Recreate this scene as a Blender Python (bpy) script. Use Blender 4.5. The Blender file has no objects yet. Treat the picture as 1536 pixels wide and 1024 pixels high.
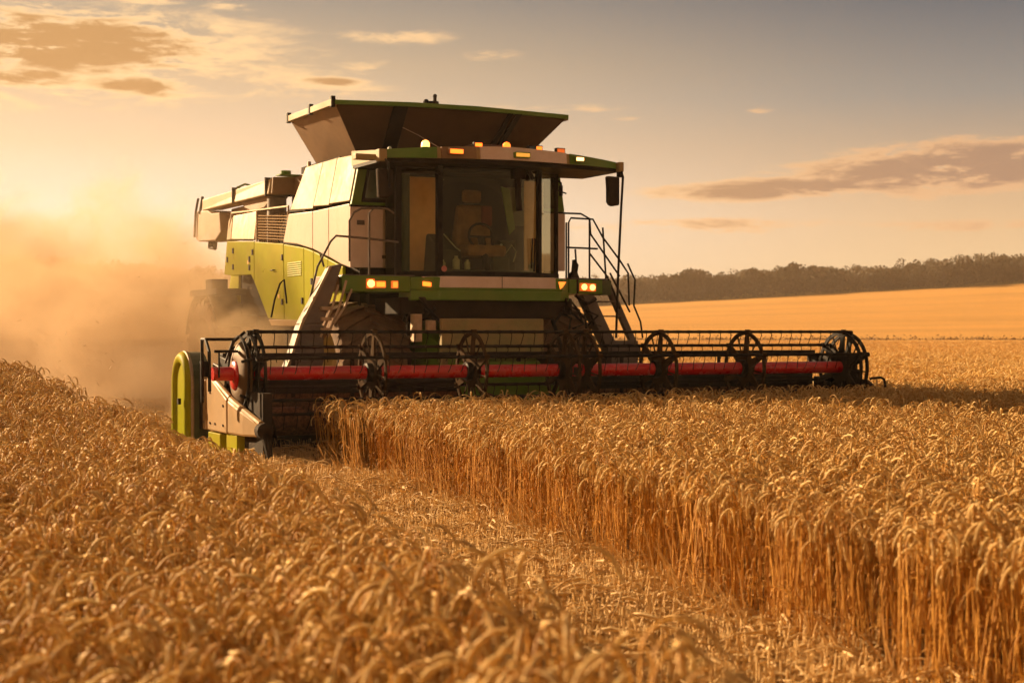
import bpy, bmesh, math, random
from mathutils import Vector, Matrix, noise
S = bpy.context.scene
COL = S.collection
R = math.radians
PI = math.pi

# ------------------------------------------------------------------ camera
cd = bpy.data.cameras.new('camera'); cam = bpy.data.objects.new('camera', cd); COL.objects.link(cam)
cam.location = (0, 0, 1.7); cam.rotation_euler = (R(90 - 0.351), 0, 0)
cd.lens = 57.42; cd.sensor_width = 36; cd.clip_start = 0.05; cd.clip_end = 6000
cd.dof.use_dof = True; cd.dof.focus_distance = 19.0; cd.dof.aperture_fstop = 3.1
S.camera = cam
S.view_settings.view_transform = 'Standard'; S.view_settings.look = 'None'
S.view_settings.exposure = 1.30; S.view_settings.gamma = 1.0; S.view_settings.use_curve_mapping = False
S.cycles.max_bounces = 6; S.cycles.diffuse_bounces = 3; S.cycles.glossy_bounces = 3
S.cycles.transmission_bounces = 4; S.cycles.transparent_max_bounces = 12; S.cycles.volume_bounces = 2
S.cycles.use_denoising = True; S.cycles.use_adaptive_sampling = True; S.cycles.adaptive_threshold = 0.025
S.cycles.volume_step_rate = 0.35; S.cycles.volume_max_steps = 128
S.cycles.sample_clamp_indirect = 6

# ------------------------------------------------------------------ sun and sky
SUN_AZ = R(-52)      # measured from +Y, negative = to the left
SUN_EL = R(18)
sd = bpy.data.lights.new('sun', 'SUN'); sun = bpy.data.objects.new('sun', sd); COL.objects.link(sun)
sd.energy = 5.0; sd.angle = R(0.8); sd.color = (1.0, 0.67, 0.36)
sv = Vector((math.sin(SUN_AZ) * math.cos(SUN_EL), math.cos(SUN_AZ) * math.cos(SUN_EL), math.sin(SUN_EL)))
sun.rotation_euler = sv.to_track_quat('Z', 'Y').to_euler()

W = bpy.data.worlds.new('World'); S.world = W; W.use_nodes = True
nt = W.node_tree; nt.nodes.clear()
class G:
    """tiny node-graph helper"""
    def __init__(s, tree): s.t = tree
    def n(s, typ, **k):
        x = s.t.nodes.new(typ)
        for a, b in k.items(): setattr(x, a, b)
        return x
    def set(s, sock, v):
        if isinstance(v, bpy.types.NodeSocket): s.t.links.new(v, sock)
        elif v is not None: sock.default_value = v
    def m(s, op, a, b=None, c=None, clamp=False):
        x = s.n('ShaderNodeMath', operation=op, use_clamp=clamp)
        s.set(x.inputs[0], a); s.set(x.inputs[1], b); s.set(x.inputs[2], c)
        return x.outputs[0]
    def ramp(s, f, stops, interp='LINEAR'):
        x = s.n('ShaderNodeValToRGB'); x.color_ramp.interpolation = interp
        e = x.color_ramp.elements
        while len(e) < len(stops): e.new(0.5)
        for i, (p, c) in enumerate(stops):
            e[i].position = p; e[i].color = (c[0], c[1], c[2], 1)
        s.set(x.inputs[0], f); return x.outputs[0]
    def mix(s, f, a, b, bt='MIX'):
        x = s.n('ShaderNodeMix', data_type='RGBA', blend_type=bt)
        s.set(x.inputs[0], f)
        for i, v in ((6, a), (7, b)):
            if isinstance(v, tuple) and len(v) == 3: v = (*v, 1)
            s.set(x.inputs[i], v)
        return x.outputs[2]
    def noise(s, vec, scale, detail=4, rough=0.55, dist=0):
        x = s.n('ShaderNodeTexNoise'); s.set(x.inputs['Vector'], vec)
        x.inputs['Scale'].default_value = scale; x.inputs['Detail'].default_value = detail
        x.inputs['Roughness'].default_value = rough; x.inputs['Distortion'].default_value = dist
        return x.outputs[0]
    def sm(s, v, a, b, c=0.0, d=1.0):
        x = s.n('ShaderNodeMapRange', interpolation_type='SMOOTHSTEP')
        for i, q in enumerate((v, a, b, c, d)): s.set(x.inputs[i], q)
        return x.outputs[0]
def lin(r, g, b):
    f = lambda c: (c / 255 / 12.92) if c / 255 <= .04045 else ((c / 255 + .055) / 1.055) ** 2.4
    return (f(r), f(g), f(b))

g = G(nt)
tc = g.n('ShaderNodeTexCoord').outputs['Generated']
sep = g.n('ShaderNodeSeparateXYZ'); g.set(sep.inputs[0], tc)
X, Y, Z = sep.outputs
el = g.m('MULTIPLY', g.m('ARCSINE', Z), 180 / PI)          # degrees above the horizon
az = g.m('MULTIPLY', g.m('ARCTAN2', X, Y), 180 / PI)       # degrees from +Y, right positive
elp = g.m('MAXIMUM', el, 0.0)
te = g.m('DIVIDE', elp, 40.0, clamp=True)
right = g.ramp(te, [(0.0, lin(246, 205, 150)), (0.06, lin(244, 208, 160)), (0.125, lin(214, 182, 146)), (0.20, lin(146, 146, 142)),
                    (0.28, lin(84, 99, 113)), (0.5, lin(92, 82, 74)), (1.0, lin(78, 72, 72))])
left = g.ramp(te, [(0.0, lin(250, 214, 168)), (0.10, lin(255, 246, 230)), (0.16, lin(246, 216, 182)), (0.23, lin(214, 186, 150)),
                   (0.285, lin(160, 152, 140)), (0.5, lin(150, 126, 98)), (1.0, lin(88, 82, 82))])
# closeness to the sun's side of the sky
caz = g.m('COSINE', g.m('MULTIPLY', g.m('ADD', az, 34.0), PI / 180))
fl = g.sm(caz, 0.62, 1.0)
base = g.mix(fl, right, left)
behind = g.ramp(te, [(0.0, lin(240, 178, 120)), (0.2, lin(214, 158, 112)), (0.5, lin(128, 100, 80)), (1.0, lin(80, 72, 70))])
base = g.mix(g.sm(g.m('ABSOLUTE', az), 40, 90), base, behind)
nish = g.n('ShaderNodeTexSky'); nish.sky_type = 'NISHITA'; nish.sun_disc = False
nish.sun_elevation = SUN_EL; nish.sun_rotation = SUN_AZ; nish.dust_density = 6; nish.air_density = 1.5
nsk = g.mix(1.0, nish.outputs[0], (0.055, 0.052, 0.050), 'MULTIPLY')
sky = g.mix(0.18, base, nsk)
# clouds: soft bodies broken up by noise stretched along the horizon
cv = g.n('ShaderNodeCombineXYZ'); g.set(cv.inputs[0], g.m('MULTIPLY', az, 0.22)); g.set(cv.inputs[1], el); g.set(cv.inputs[2], 3.7)
n1 = g.noise(cv.outputs[0], 1.25, 8, 0.62, 0.5)
n2 = g.noise(cv.outputs[0], 4.6, 6, 0.65, 0.4)
cn = g.m('ADD', g.m('MULTIPLY', g.m('SUBTRACT', n1, 0.5), 3.2), g.m('MULTIPLY', g.m('SUBTRACT', n2, 0.5), 1.5))
def blob(a0, e0, ra, re, k, tilt=0.0):
    da = g.m('SUBTRACT', az, a0)
    de = g.m('SUBTRACT', g.m('SUBTRACT', el, e0), g.m('MULTIPLY', da, tilt))
    d = g.m('ADD', g.m('POWER', g.m('ABSOLUTE', g.m('DIVIDE', da, ra)), 2.0), g.m('POWER', g.m('ABSOLUTE', g.m('DIVIDE', de, re)), 2.0))
    return g.m('MULTIPLY', g.m('EXPONENT', g.m('MULTIPLY', d, -1.0)), k)
def total(lst):
    t = blob(*lst[0])
    for q in lst[1:]: t = g.m('MAXIMUM', t, blob(*q))
    return t
def pe(y): return (497 - y) / 2450 * 180 / PI
def pa(x): return math.degrees(math.atan((x - 768) / 2450))
heavy = [(pa(90), pe(82), 4.6, .92, 1.6, -0.03), (pa(-120), pe(95), 4.4, .9, 1.4), (pa(215), pe(142), 2.2, .36, 1.1), (pa(10), pe(136), 2.6, .36, 1.1),
         (pa(1450), pe(260), 5.6, .85, 1.25, 0.045), (pa(1180), pe(285), 4.2, .36, 1.15, 0.03), (pa(1750), pe(262), 6, .8, 1.1),
         (pa(1050), pe(340), 5.0, .3, .62), (pa(500), pe(128), 1.2, .18, .8), (pa(1450), pe(345), 5.0, .25, .5)]
lite = [(pa(230), pe(95), 5.6, 1.6, 1.05, -0.06), (pa(100), pe(150), 5.4, .75, 1.05), (pa(600), pe(62), 2.2, .3, .8), (pa(745), pe(88), 1.3, .24, .8),
        (pa(350), pe(22), 1.4, .22, .8), (pa(560), pe(108), 2.0, .3, .75), (pa(1140), pe(171), .6, .14, .85), (pa(470), pe(140), 3.5, .5, .65),
        (pa(850), pe(165), 4.0, .22, .6), (pa(960), pe(180), 1.4, .12, .6), (pa(220), pe(20), 2.0, .2, .7), (pa(20), pe(8), 2.2, .5, .8)]
hv = g.m('MULTIPLY', total(heavy), g.m('ADD', 1.0, g.m('MULTIPLY', cn, 1.25)))
lt = g.m('MULTIPLY', total(lite), g.m('ADD', 0.85, g.m('MULTIPLY', cn, 1.25)))
# a broken layer over the part of the sky outside the photograph
other = g.m('MULTIPLY', g.sm(g.m('ABSOLUTE', az), 22, 45), g.sm(el, 2, 8))
lt = g.m('MAXIMUM', lt, g.m('MULTIPLY', g.m('ADD', 0.35, cn), other))
ccol_l = g.mix(fl, lin(226, 178, 132), lin(255, 214, 158))
dark_l = g.mix(fl, lin(158, 128, 108), lin(186, 138, 84))
sky = g.mix(g.m('MULTIPLY', g.sm(lt, 0.22, 0.85), 0.9), sky, ccol_l)
sky = g.mix(g.m('MULTIPLY', g.sm(hv, 0.22, 0.55), .9), sky, ccol_l)
sky = g.mix(g.m('MULTIPLY', g.sm(hv, 0.38, 1.05), 0.95), sky, dark_l)
# below the horizon: a dull earth tone
sky = g.mix(g.sm(el, -1.5, -0.2), (0.25, 0.15, 0.06), sky)
bg = g.n('ShaderNodeBackground'); g.set(bg.inputs[0], sky); bg.inputs[1].default_value = 0.43
wo = g.n('ShaderNodeOutputWorld'); nt.links.new(bg.outputs[0], wo.inputs[0])

# ------------------------------------------------------------------ materials
MATS = {}
def mat(name, col, rough=0.5, metal=0.0, var=0.12, dirt=0.0, dirtcol=(0.36, 0.24, 0.12), nscale=6.0, spec=0.5, emit=None, bump=0.0, coat=0.0, alpha=None):
    if name in MATS: return MATS[name]
    m = bpy.data.materials.new(name); m.use_nodes = True; t = m.node_tree
    b = t.nodes['Principled BSDF']; q = G(t)
    geo = q.n('ShaderNodeTexCoord').outputs['Object']
    nz = q.noise(geo, nscale, 5, 0.6)
    lo = tuple(c * (1 - var) for c in col); hi = tuple(min(1, c * (1 + var)) for c in col)
    c = q.mix(q.sm(nz, 0.3, 0.7), lo, hi)
    if dirt > 0:
        nd = q.noise(geo, nscale * 0.35, 6, 0.65, 0.4)
        nd2 = q.noise(geo, nscale * 7, 4, 0.7)
        dm = q.m('MULTIPLY', q.sm(q.m('ADD', nd, q.m('MULTIPLY', nd2, .35)), 0.52, 0.86), dirt)
        sepn = q.n('ShaderNodeSeparateXYZ'); q.set(sepn.inputs[0], q.n('ShaderNodeNewGeometry').outputs['Normal'])
        dm = q.m('ADD', dm, q.m('MULTIPLY', q.sm(sepn.outputs[2], 0.5, 0.95), dirt * 0.9), clamp=True)
        c = q.mix(dm, c, dirtcol)
        q.set(b.inputs['Roughness'], q.m('ADD', q.m('MULTIPLY', dm, 0.4), rough, clamp=True))
    else:
        q.set(b.inputs['Roughness'], q.m('ADD', q.m('MULTIPLY', q.m('SUBTRACT', nz, 0.5), 0.25), rough, clamp=True))
    q.set(b.inputs['Base Color'], c)
    b.inputs['Metallic'].default_value = metal
    b.inputs['Specular IOR Level'].default_value = spec
    b.inputs['Coat Weight'].default_value = coat
    if bump:
        bp = q.n('ShaderNodeBump'); bp.inputs['Strength'].default_value = bump; bp.inputs['Distance'].default_value = 0.02
        q.set(bp.inputs['Height'], q.noise(geo, nscale * 4, 5, 0.6)); t.links.new(bp.outputs[0], b.inputs['Normal'])
    if emit:
        b.inputs['Emission Color'].default_value = (*emit[:3], 1); b.inputs['Emission Strength'].default_value = emit[3]
    MATS[name] = m
    return m
lime = mat('lime_paint', (0.32, 0.34, 0.002), 0.42, var=.08, dirt=.3, dirtcol=(.50, .30, .03), nscale=1.5, spec=.12)
lime.node_tree.nodes['Principled BSDF'].inputs['IOR'].default_value = 1.22
green = mat('green_paint', (0.085, 0.20, 0.008), 0.40, var=.1, dirt=.3, dirtcol=(.24, .22, .05), nscale=2.5, coat=.15, spec=.3)
white = mat('pale_panel_paint', (0.48, 0.37, 0.30), 0.42, var=.06, dirt=.5, dirtcol=(.40, .27, .15), nscale=1.5, spec=.3)
pale_lifted = mat('pale_paint_lifted_for_shade', (0.74, 0.60, 0.53), 0.42, var=.05, dirt=.4, dirtcol=(.50, .35, .22), nscale=2, spec=.3)  # pale panel paint with a lighter colour to lift the shaded front faces
cream = mat('cream_panel_paint', (0.34, 0.24, 0.10), 0.5, var=.08, spec=.25, dirt=.45, dirtcol=(.38, .26, .12), nscale=1.5)
tank_shade = mat('tank_sheet_front_shade', (0.085, 0.05, 0.026), 0.7, var=.15, dirt=.3, dirtcol=(.14, .085, .04), nscale=2, spec=.2)  # tank sheet darkened in colour, the front face's shade painted in
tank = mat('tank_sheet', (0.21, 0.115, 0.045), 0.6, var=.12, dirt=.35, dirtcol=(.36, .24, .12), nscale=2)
black = mat('black_steel', (0.014, 0.013, 0.012), 0.5, var=.3, dirt=.28, dirtcol=(.06, .038, .02), nscale=5, spec=.10)
dark = mat('dark_chassis', (0.022, 0.017, 0.013), 0.8, var=.3, dirt=.4, dirtcol=(.075, .045, .024), nscale=4, spec=.15)
tread = mat('tyre_rubber', (0.15, 0.10, 0.065), 0.9, var=.3, dirt=.8, dirtcol=(.34, .21, .12), nscale=5, bump=.4)
rimm = mat('rim_paint', (0.38, 0.30, 0.12), 0.5, dirt=.5)
red = mat('red_paint', (0.60, 0.005, 0.010), 0.24, var=.12, dirt=.22, dirtcol=(.30, .09, .05), nscale=2.2, spec=.5, coat=.4)
steel = mat('grey_steel', (0.13, 0.11, 0.095), 0.6, metal=.1, var=.2, dirt=.4, dirtcol=(.22, .14, .08), nscale=5)
bright = mat('worn_bright_steel', (0.45, 0.34, 0.22), 0.55, metal=.3, var=.2, dirt=.3, nscale=8)
goldp = mat('dusty_cream_shield', (0.36, 0.21, 0.065), 0.5, var=.1, dirt=.5, dirtcol=(.42, .26, .10), nscale=3, spec=.25)
darkgreen = mat('dark_green_rim', (0.05, 0.085, 0.03), 0.5, var=.2, dirt=.2, nscale=3)
seatm = mat('seat_fabric', (0.30, 0.18, 0.08), 0.9, var=.2)
redm = mat('red_fabric', (0.20, 0.04, 0.02), 0.9)
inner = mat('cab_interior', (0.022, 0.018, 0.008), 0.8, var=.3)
pane_sky_panel = mat('tan_pane_sky', (0.88, 0.62, 0.32), 0.9, var=.06)  # tan that stands for bright sky showing in the side panes
dash = mat('console_plastic', (0.05, 0.06, 0.045), 0.6, var=.2)
bottle = mat('pale_plastic', (0.45, 0.50, 0.40), 0.5)
mirror = mat('mirror_face', (0.10, 0.10, 0.12), 0.15, metal=.6)
chaffm = mat('brown_chaff_dirt', (0.13, 0.06, 0.025), 0.95, var=.6, nscale=25, bump=.6)
amber_on = mat('amber_lens_lit', (0.9, 0.35, 0.05), 0.4, emit=(1.0, 0.12, 0.01, 1.7))
amber_hot = mat('work_lamp_lit', (1, .7, .4), 0.4, emit=(1.0, 0.30, 0.06, 2.6))
amber_dim = mat('orange_lens', (0.70, 0.13, 0.02), 0.35, emit=(1.0, 0.20, 0.02, 0.9))
orange_box = mat('orange_reflector', (0.65, 0.12, 0.02), 0.35, emit=(1.0, 0.18, 0.02, 0.25))
bluel = mat('blue_lens', (0.02, 0.06, 0.10), 0.3)
def glassmat(name, tint, refl):
    m = bpy.data.materials.new(name); m.use_nodes = True; t = m.node_tree; t.nodes.clear(); q = G(t)
    tr = q.n('ShaderNodeBsdfTransparent'); tr.inputs[0].default_value = (*tint, 1)
    gl = q.n('ShaderNodeBsdfGlossy'); gl.inputs['Roughness'].default_value = 0.03; gl.inputs[0].default_value = (.8, .9, .8, 1)
    fr = q.n('ShaderNodeFresnel'); fr.inputs[0].default_value = 1.5
    f = q.m('ADD', q.m('MULTIPLY', fr.outputs[0], 0.55), refl, clamp=True)
    mx = q.n('ShaderNodeMixShader'); q.set(mx.inputs[0], f)
    t.links.new(tr.outputs[0], mx.inputs[1]); t.links.new(gl.outputs[0], mx.inputs[2])
    o = q.n('ShaderNodeOutputMaterial'); t.links.new(mx.outputs[0], o.inputs[0]); return m
glass = glassmat('tinted_glass', (0.66, 0.66, 0.46), 0.0)
glass_s = glassmat('side_glass', (0.88, 0.84, 0.66), 0.0)

def plantmat(name, c1, c2, trans=0.35, scale=9.0, zdark=None):
    m = bpy.data.materials.new(name); m.use_nodes = True; t = m.node_tree; t.nodes.clear(); q = G(t)
    pos = q.n('ShaderNodeNewGeometry').outputs['Position']
    rnd = q.n('ShaderNodeObjectInfo').outputs['Random']
    at = q.n('ShaderNodeAttribute'); at.attribute_name = 'tone'
    nz = q.noise(pos, scale, 3, 0.6)
    f = q.m('ADD', q.m('MULTIPLY', nz, 0.5), q.m('ADD', q.m('MULTIPLY', rnd, 0.22), q.m('MULTIPLY', at.outputs['Fac'], 0.5)), clamp=True)
    c = q.mix(f, c1, c2)
    pr = q.n('ShaderNodeBsdfPrincipled'); q.set(pr.inputs['Base Color'], c); pr.inputs['Roughness'].default_value = 0.6
    pr.inputs['Specular IOR Level'].default_value = 0.25
    tl = q.n('ShaderNodeBsdfTranslucent'); q.set(tl.inputs[0], c)
    mx = q.n('ShaderNodeMixShader'); mx.inputs[0].default_value = trans
    t.links.new(pr.outputs[0], mx.inputs[1]); t.links.new(tl.outputs[0], mx.inputs[2])
    o = q.n('ShaderNodeOutputMaterial'); t.links.new(mx.outputs[0], o.inputs[0]); return m
stemm = plantmat('wheat_stem', (0.26, 0.09, 0.011), (0.78, 0.42, 0.075), 0.20)
earm = plantmat('wheat_ear', (0.58, 0.32, 0.085), (1.0, 0.80, 0.38), 0.38)
strawm = plantmat('cut_straw', (0.44, 0.24, 0.07), (0.94, 0.70, 0.34), 0.22)
leafm = plantmat('tree_leaves', (0.022, 0.020, 0.006), (0.085, 0.058, 0.016), 0.2, 0.12)
hedgem = plantmat('verge_grass', (0.12, 0.10, 0.02), (0.26, 0.20, 0.05), 0.25, 0.3)
marginm = plantmat('margin_growth', (0.14, 0.07, 0.02), (0.26, 0.14, 0.035), 0.1)
barkm = mat('bark', (0.07, 0.045, 0.03), 0.9)

# ------------------------------------------------------------------ mesh helper
class MB:
    def __init__(s): s.v = []; s.f = []; s.mi = []; s.cur = 0
    def add(s, vs, fs):
        o = len(s.v); s.v += [tuple(p) for p in vs]; s.f += [tuple(i + o for i in f) for f in fs]; s.mi += [s.cur] * len(fs); return s
    def box(s, a, b):
        (x0, y0, z0), (x1, y1, z1) = a, b
        x0, x1 = min(x0, x1), max(x0, x1); y0, y1 = min(y0, y1), max(y0, y1); z0, z1 = min(z0, z1), max(z0, z1)
        vs = [(x0, y0, z0), (x1, y0, z0), (x1, y1, z0), (x0, y1, z0), (x0, y0, z1), (x1, y0, z1), (x1, y1, z1), (x0, y1, z1)]
        return s.add(vs, [(0, 3, 2, 1), (4, 5, 6, 7), (0, 1, 5, 4), (1, 2, 6, 5), (2, 3, 7, 6), (3, 0, 4, 7)])
    def hexa(s, vs):   # 4 bottom corners (ccw from above), 4 top corners
        return s.add(vs, [(0, 3, 2, 1), (4, 5, 6, 7), (0, 1, 5, 4), (1, 2, 6, 5), (2, 3, 7, 6), (3, 0, 4, 7)])
    def prism(s, pts, axis, a, b):   # polygon extruded along an axis ('x': pts are (y,z); 'y': (x,z); 'z': (x,y))
        def P(p, c): return {'x': (c, p[0], p[1]), 'y': (p[0], c, p[1]), 'z': (p[0], p[1], c)}[axis]
        n = len(pts)
        vs = [P(p, a) for p in pts] + [P(p, b) for p in pts]
        return s.add(vs, [tuple(range(n - 1, -1, -1)), tuple(range(n, 2 * n))] + [(i, (i + 1) % n, n + (i + 1) % n, n + i) for i in range(n)])
    def tube(s, pts, r, n=8, cap=True):
        pts = [Vector(p) for p in pts]
        rs = r if isinstance(r, (list, tuple)) else [r] * len(pts)
        vs = []; up = None
        for i, p in enumerate(pts):
            d = (pts[min(i + 1, len(pts) - 1)] - pts[max(i - 1, 0)])
            if d.length < 1e-9: d = Vector((0, 0, 1))
            d.normalize()
            if up is None: up = Vector((0, 0, 1)) if abs(d.z) < .9 else Vector((1, 0, 0))
            a = d.cross(up).normalized(); b = a.cross(d).normalized(); up = b
            for k in range(n):
                t = 2 * PI * k / n; vs.append(p + (a * math.cos(t) + b * math.sin(t)) * rs[i])
        fs = []
        for i in range(len(pts) - 1):
            for k in range(n):
                k2 = (k + 1) % n; fs.append((i * n + k, i * n + k2, (i + 1) * n + k2, (i + 1) * n + k))
        if cap: fs += [tuple(range(n - 1, -1, -1)), tuple(range((len(pts) - 1) * n, len(pts) * n))]
        return s.add(vs, fs)
    def lathe(s, c, prof, n=32, axis='x'):   # prof: (offset along axis, radius)
        vs = []
        for (o, r) in prof:
            for k in range(n):
                t = 2 * PI * k / n; u, w = r * math.cos(t), r * math.sin(t)
                vs.append({'x': (c[0] + o, c[1] + u, c[2] + w), 'y': (c[0] + u, c[1] + o, c[2] + w), 'z': (c[0] + u, c[1] + w, c[2] + o)}[axis])
        fs = [(i * n + k, i * n + (k + 1) % n, (i + 1) * n + (k + 1) % n, (i + 1) * n + k) for i in range(len(prof) - 1) for k in range(n)]
        return s.add(vs, fs)
    def ball(s, c, r, n=10):
        rx, ry, rz = r if isinstance(r, tuple) else (r, r, r)
        vs = []; m = n // 2 + 1
        for i in range(m + 1):
            ph = PI * i / m
            for k in range(n):
                t = 2 * PI * k / n
                vs.append((c[0] + rx * math.sin(ph) * math.cos(t), c[1] + ry * math.sin(ph) * math.sin(t), c[2] + rz * math.cos(ph)))
        return s.add(vs, [(i * n + k, (i + 1) * n + k, (i + 1) * n + (k + 1) % n, i * n + (k + 1) % n) for i in range(m) for k in range(n)])
    def build(s, name, m, parent=None, bevel=0.0, smooth=False, tone=None):
        me = bpy.data.meshes.new(name); me.from_pydata(s.v, [], s.f)
        ms = m if isinstance(m, list) else [m]
        for q in ms: me.materials.append(q)
        if len(ms) > 1: me.polygons.foreach_set('material_index', s.mi)
        bm = bmesh.new(); bm.from_mesh(me); bmesh.ops.remove_doubles(bm, verts=bm.verts, dist=1e-5)
        bmesh.ops.recalc_face_normals(bm, faces=bm.faces); bm.to_mesh(me); bm.free()
        if smooth:
            me.polygons.foreach_set('use_smooth', [True] * len(me.polygons))
            me.set_sharp_from_angle(angle=R(38))
        o = bpy.data.objects.new(name, me); COL.objects.link(o)
        if parent: o.parent = parent
        if bevel:
            b = o.modifiers.new('bevel', 'BEVEL'); b.width = bevel; b.segments = 2; b.limit_method = 'ANGLE'; b.angle_limit = R(35)
        return o
def build_split(mb, name, m, parent=None, bevel=0.0, smooth=False):
    """each separate piece becomes an object of its own"""
    par = list(range(len(mb.v)))
    def fd(i):
        while par[i] != i: par[i] = par[par[i]]; i = par[i]
        return i
    for f in mb.f:
        for i in f[1:]: par[fd(i)] = fd(f[0])
    isl = {}
    for k, f in enumerate(mb.f): isl.setdefault(fd(f[0]), []).append(k)
    grp = []
    for ks in isl.values():
        P = [mb.v[i] for k in ks for i in mb.f[k]]
        lo = [min(p[a] for p in P) - .012 for a in range(3)]; hi = [max(p[a] for p in P) + .012 for a in range(3)]
        hit = [g_ for g_ in grp if all(g_[1][a] <= hi[a] and g_[2][a] >= lo[a] for a in range(3))]
        for g_ in hit:
            grp.remove(g_); ks = ks + g_[0]; lo = [min(lo[a], g_[1][a]) for a in range(3)]; hi = [max(hi[a], g_[2][a]) for a in range(3)]
        grp.append((ks, lo, hi))
    out = []
    for ks, lo, hi in grp:
        b_ = MB(); mp_ = {}
        for k in ks:
            for i in mb.f[k]:
                if i not in mp_: mp_[i] = len(b_.v); b_.v.append(mb.v[i])
            b_.f.append(tuple(mp_[i] for i in mb.f[k])); b_.mi.append(0)
        out.append(b_.build(name, m, parent, bevel, smooth))
    return out[0]
def tag(o, label=None, cat=None, group=None, kind=None):
    if label: o['label'] = label
    if cat: o['category'] = cat
    if group: o['group'] = group
    if kind: o['kind'] = kind
    return o
def ss(a, b, x):
    t = max(0, min(1, (x - a) / (b - a))); return t * t * (3 - 2 * t)

# ------------------------------------------------------------------ terrain
# outline of the track cut through the crop (x of its right and left side at depth y)
RP = [(-2, 4.6), (2, 3.1), (5.5, 2.25), (8.1, 1.56), (10.6, 0.84), (13.7, 0.0), (17.9, -1.5), (20.4, -2.50)]
LP = [(-2, 1.8), (2, .65), (4.5, .10), (5.6, -.18), (7.9, -.70), (13.6, -2.7), (16.5, -3.75), (20.5, -5.6), (25.5, -8.6), (32, -13)]
def pl(P, y):
    if y <= P[0][0]: return P[0][1]
    for (a, b_), (c_, d_) in zip(P, P[1:]):
        if y <= c_: return b_ + (d_ - b_) * (y - a) / (c_ - a)
    return P[-1][1] + (P[-1][1] - P[-2][1]) / (P[-1][0] - P[-2][0]) * (y - P[-1][0])
def gh(x, y):
    h = 0.0
    if y < 60:   # bank of the uncut field on the left of the track
        h -= 0.16 * (1 - ss(5.0, 10.0, y)) * ss(0.0, 1.2, pl(LP, y) + .3 - x)
        h += 0.42 * ss(3.4, 7.6, -x) * ss(9, 20, y) * (1 - ss(27.5, 34, y))
    H = 6.3 + 0.053 * x if x > -20 else min(16, 5.2 + (-20 - x) * .07)
    h += H * max(0, min(1, (y - 200) / 222)) ** 1.12
    if y > 430: h = h - H * max(0, min(1, (y - 200) / 222)) ** 1.12 + H * 1.02 - (y - 430) * .012
    h += 0.04 * noise.noise(Vector((x * .05, y * .05, 0))) * (1 if y < 200 else 6)
    return h
gm = bpy.data.materials.new('field_earth'); gm.use_nodes = True
q = G(gm.node_tree); b = gm.node_tree.nodes['Principled BSDF']
pos = q.n('ShaderNodeNewGeometry').outputs['Position']
na = q.noise(pos, 3.0, 8, 0.7); nb = q.noise(pos, 0.08, 4)
c = q.mix(q.sm(na, 0.35, 0.68), (0.05, 0.026, 0.010), (0.24, 0.13, 0.045))
c = q.mix(q.m('MULTIPLY', nb, .25), c, (0.4, 0.23, 0.08))
q.set(b.inputs['Base Color'], c); b.inputs['Roughness'].default_value = .95
bp = q.n('ShaderNodeBump'); bp.inputs['Strength'].default_value = .8; bp.inputs['Distance'].default_value = .05
q.set(bp.inputs['Height'], q.noise(pos, 14, 6, .7)); gm.node_tree.links.new(bp.outputs[0], b.inputs['Normal'])
def sheet(name, xs, ys, zf, m, keep=None, parent=None):
    vs = [(x, y, zf(x, y)) for y in ys for x in xs]; n = len(xs)
    fs = [(j * n + i, j * n + i + 1, (j + 1) * n + i + 1, (j + 1) * n + i) for j in range(len(ys) - 1) for i in range(n - 1)
          if keep is None or keep((xs[i] + xs[i + 1]) / 2, (ys[j] + ys[j + 1]) / 2)]
    o = MB().add(vs, fs).build(name, m, parent, smooth=True); return o
xs = [-3000, -1800, -1000, -700, -500, -400, -320] + list(range(-260, -40, 20)) + list(range(-40, -14, 4)) + [x * .8 - 14 for x in range(0, 40)] + list(range(20, 60, 6)) + list(range(60, 280, 20)) + [320, 400, 500, 700, 1000, 1800, 3000]
ys = [-300, -100, -40, -20, -10] + [y * 1.2 - 6 for y in range(0, 46)] + list(range(52, 100, 6)) + list(range(100, 200, 10)) + list(range(200, 460, 8)) + list(range(460, 700, 30)) + [800, 1000, 1500, 2200, 3500]
xs = sorted(set(xs)); ys = sorted(set(ys))
tag(sheet('ground', xs, ys, gh, gm), kind='structure')

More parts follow.
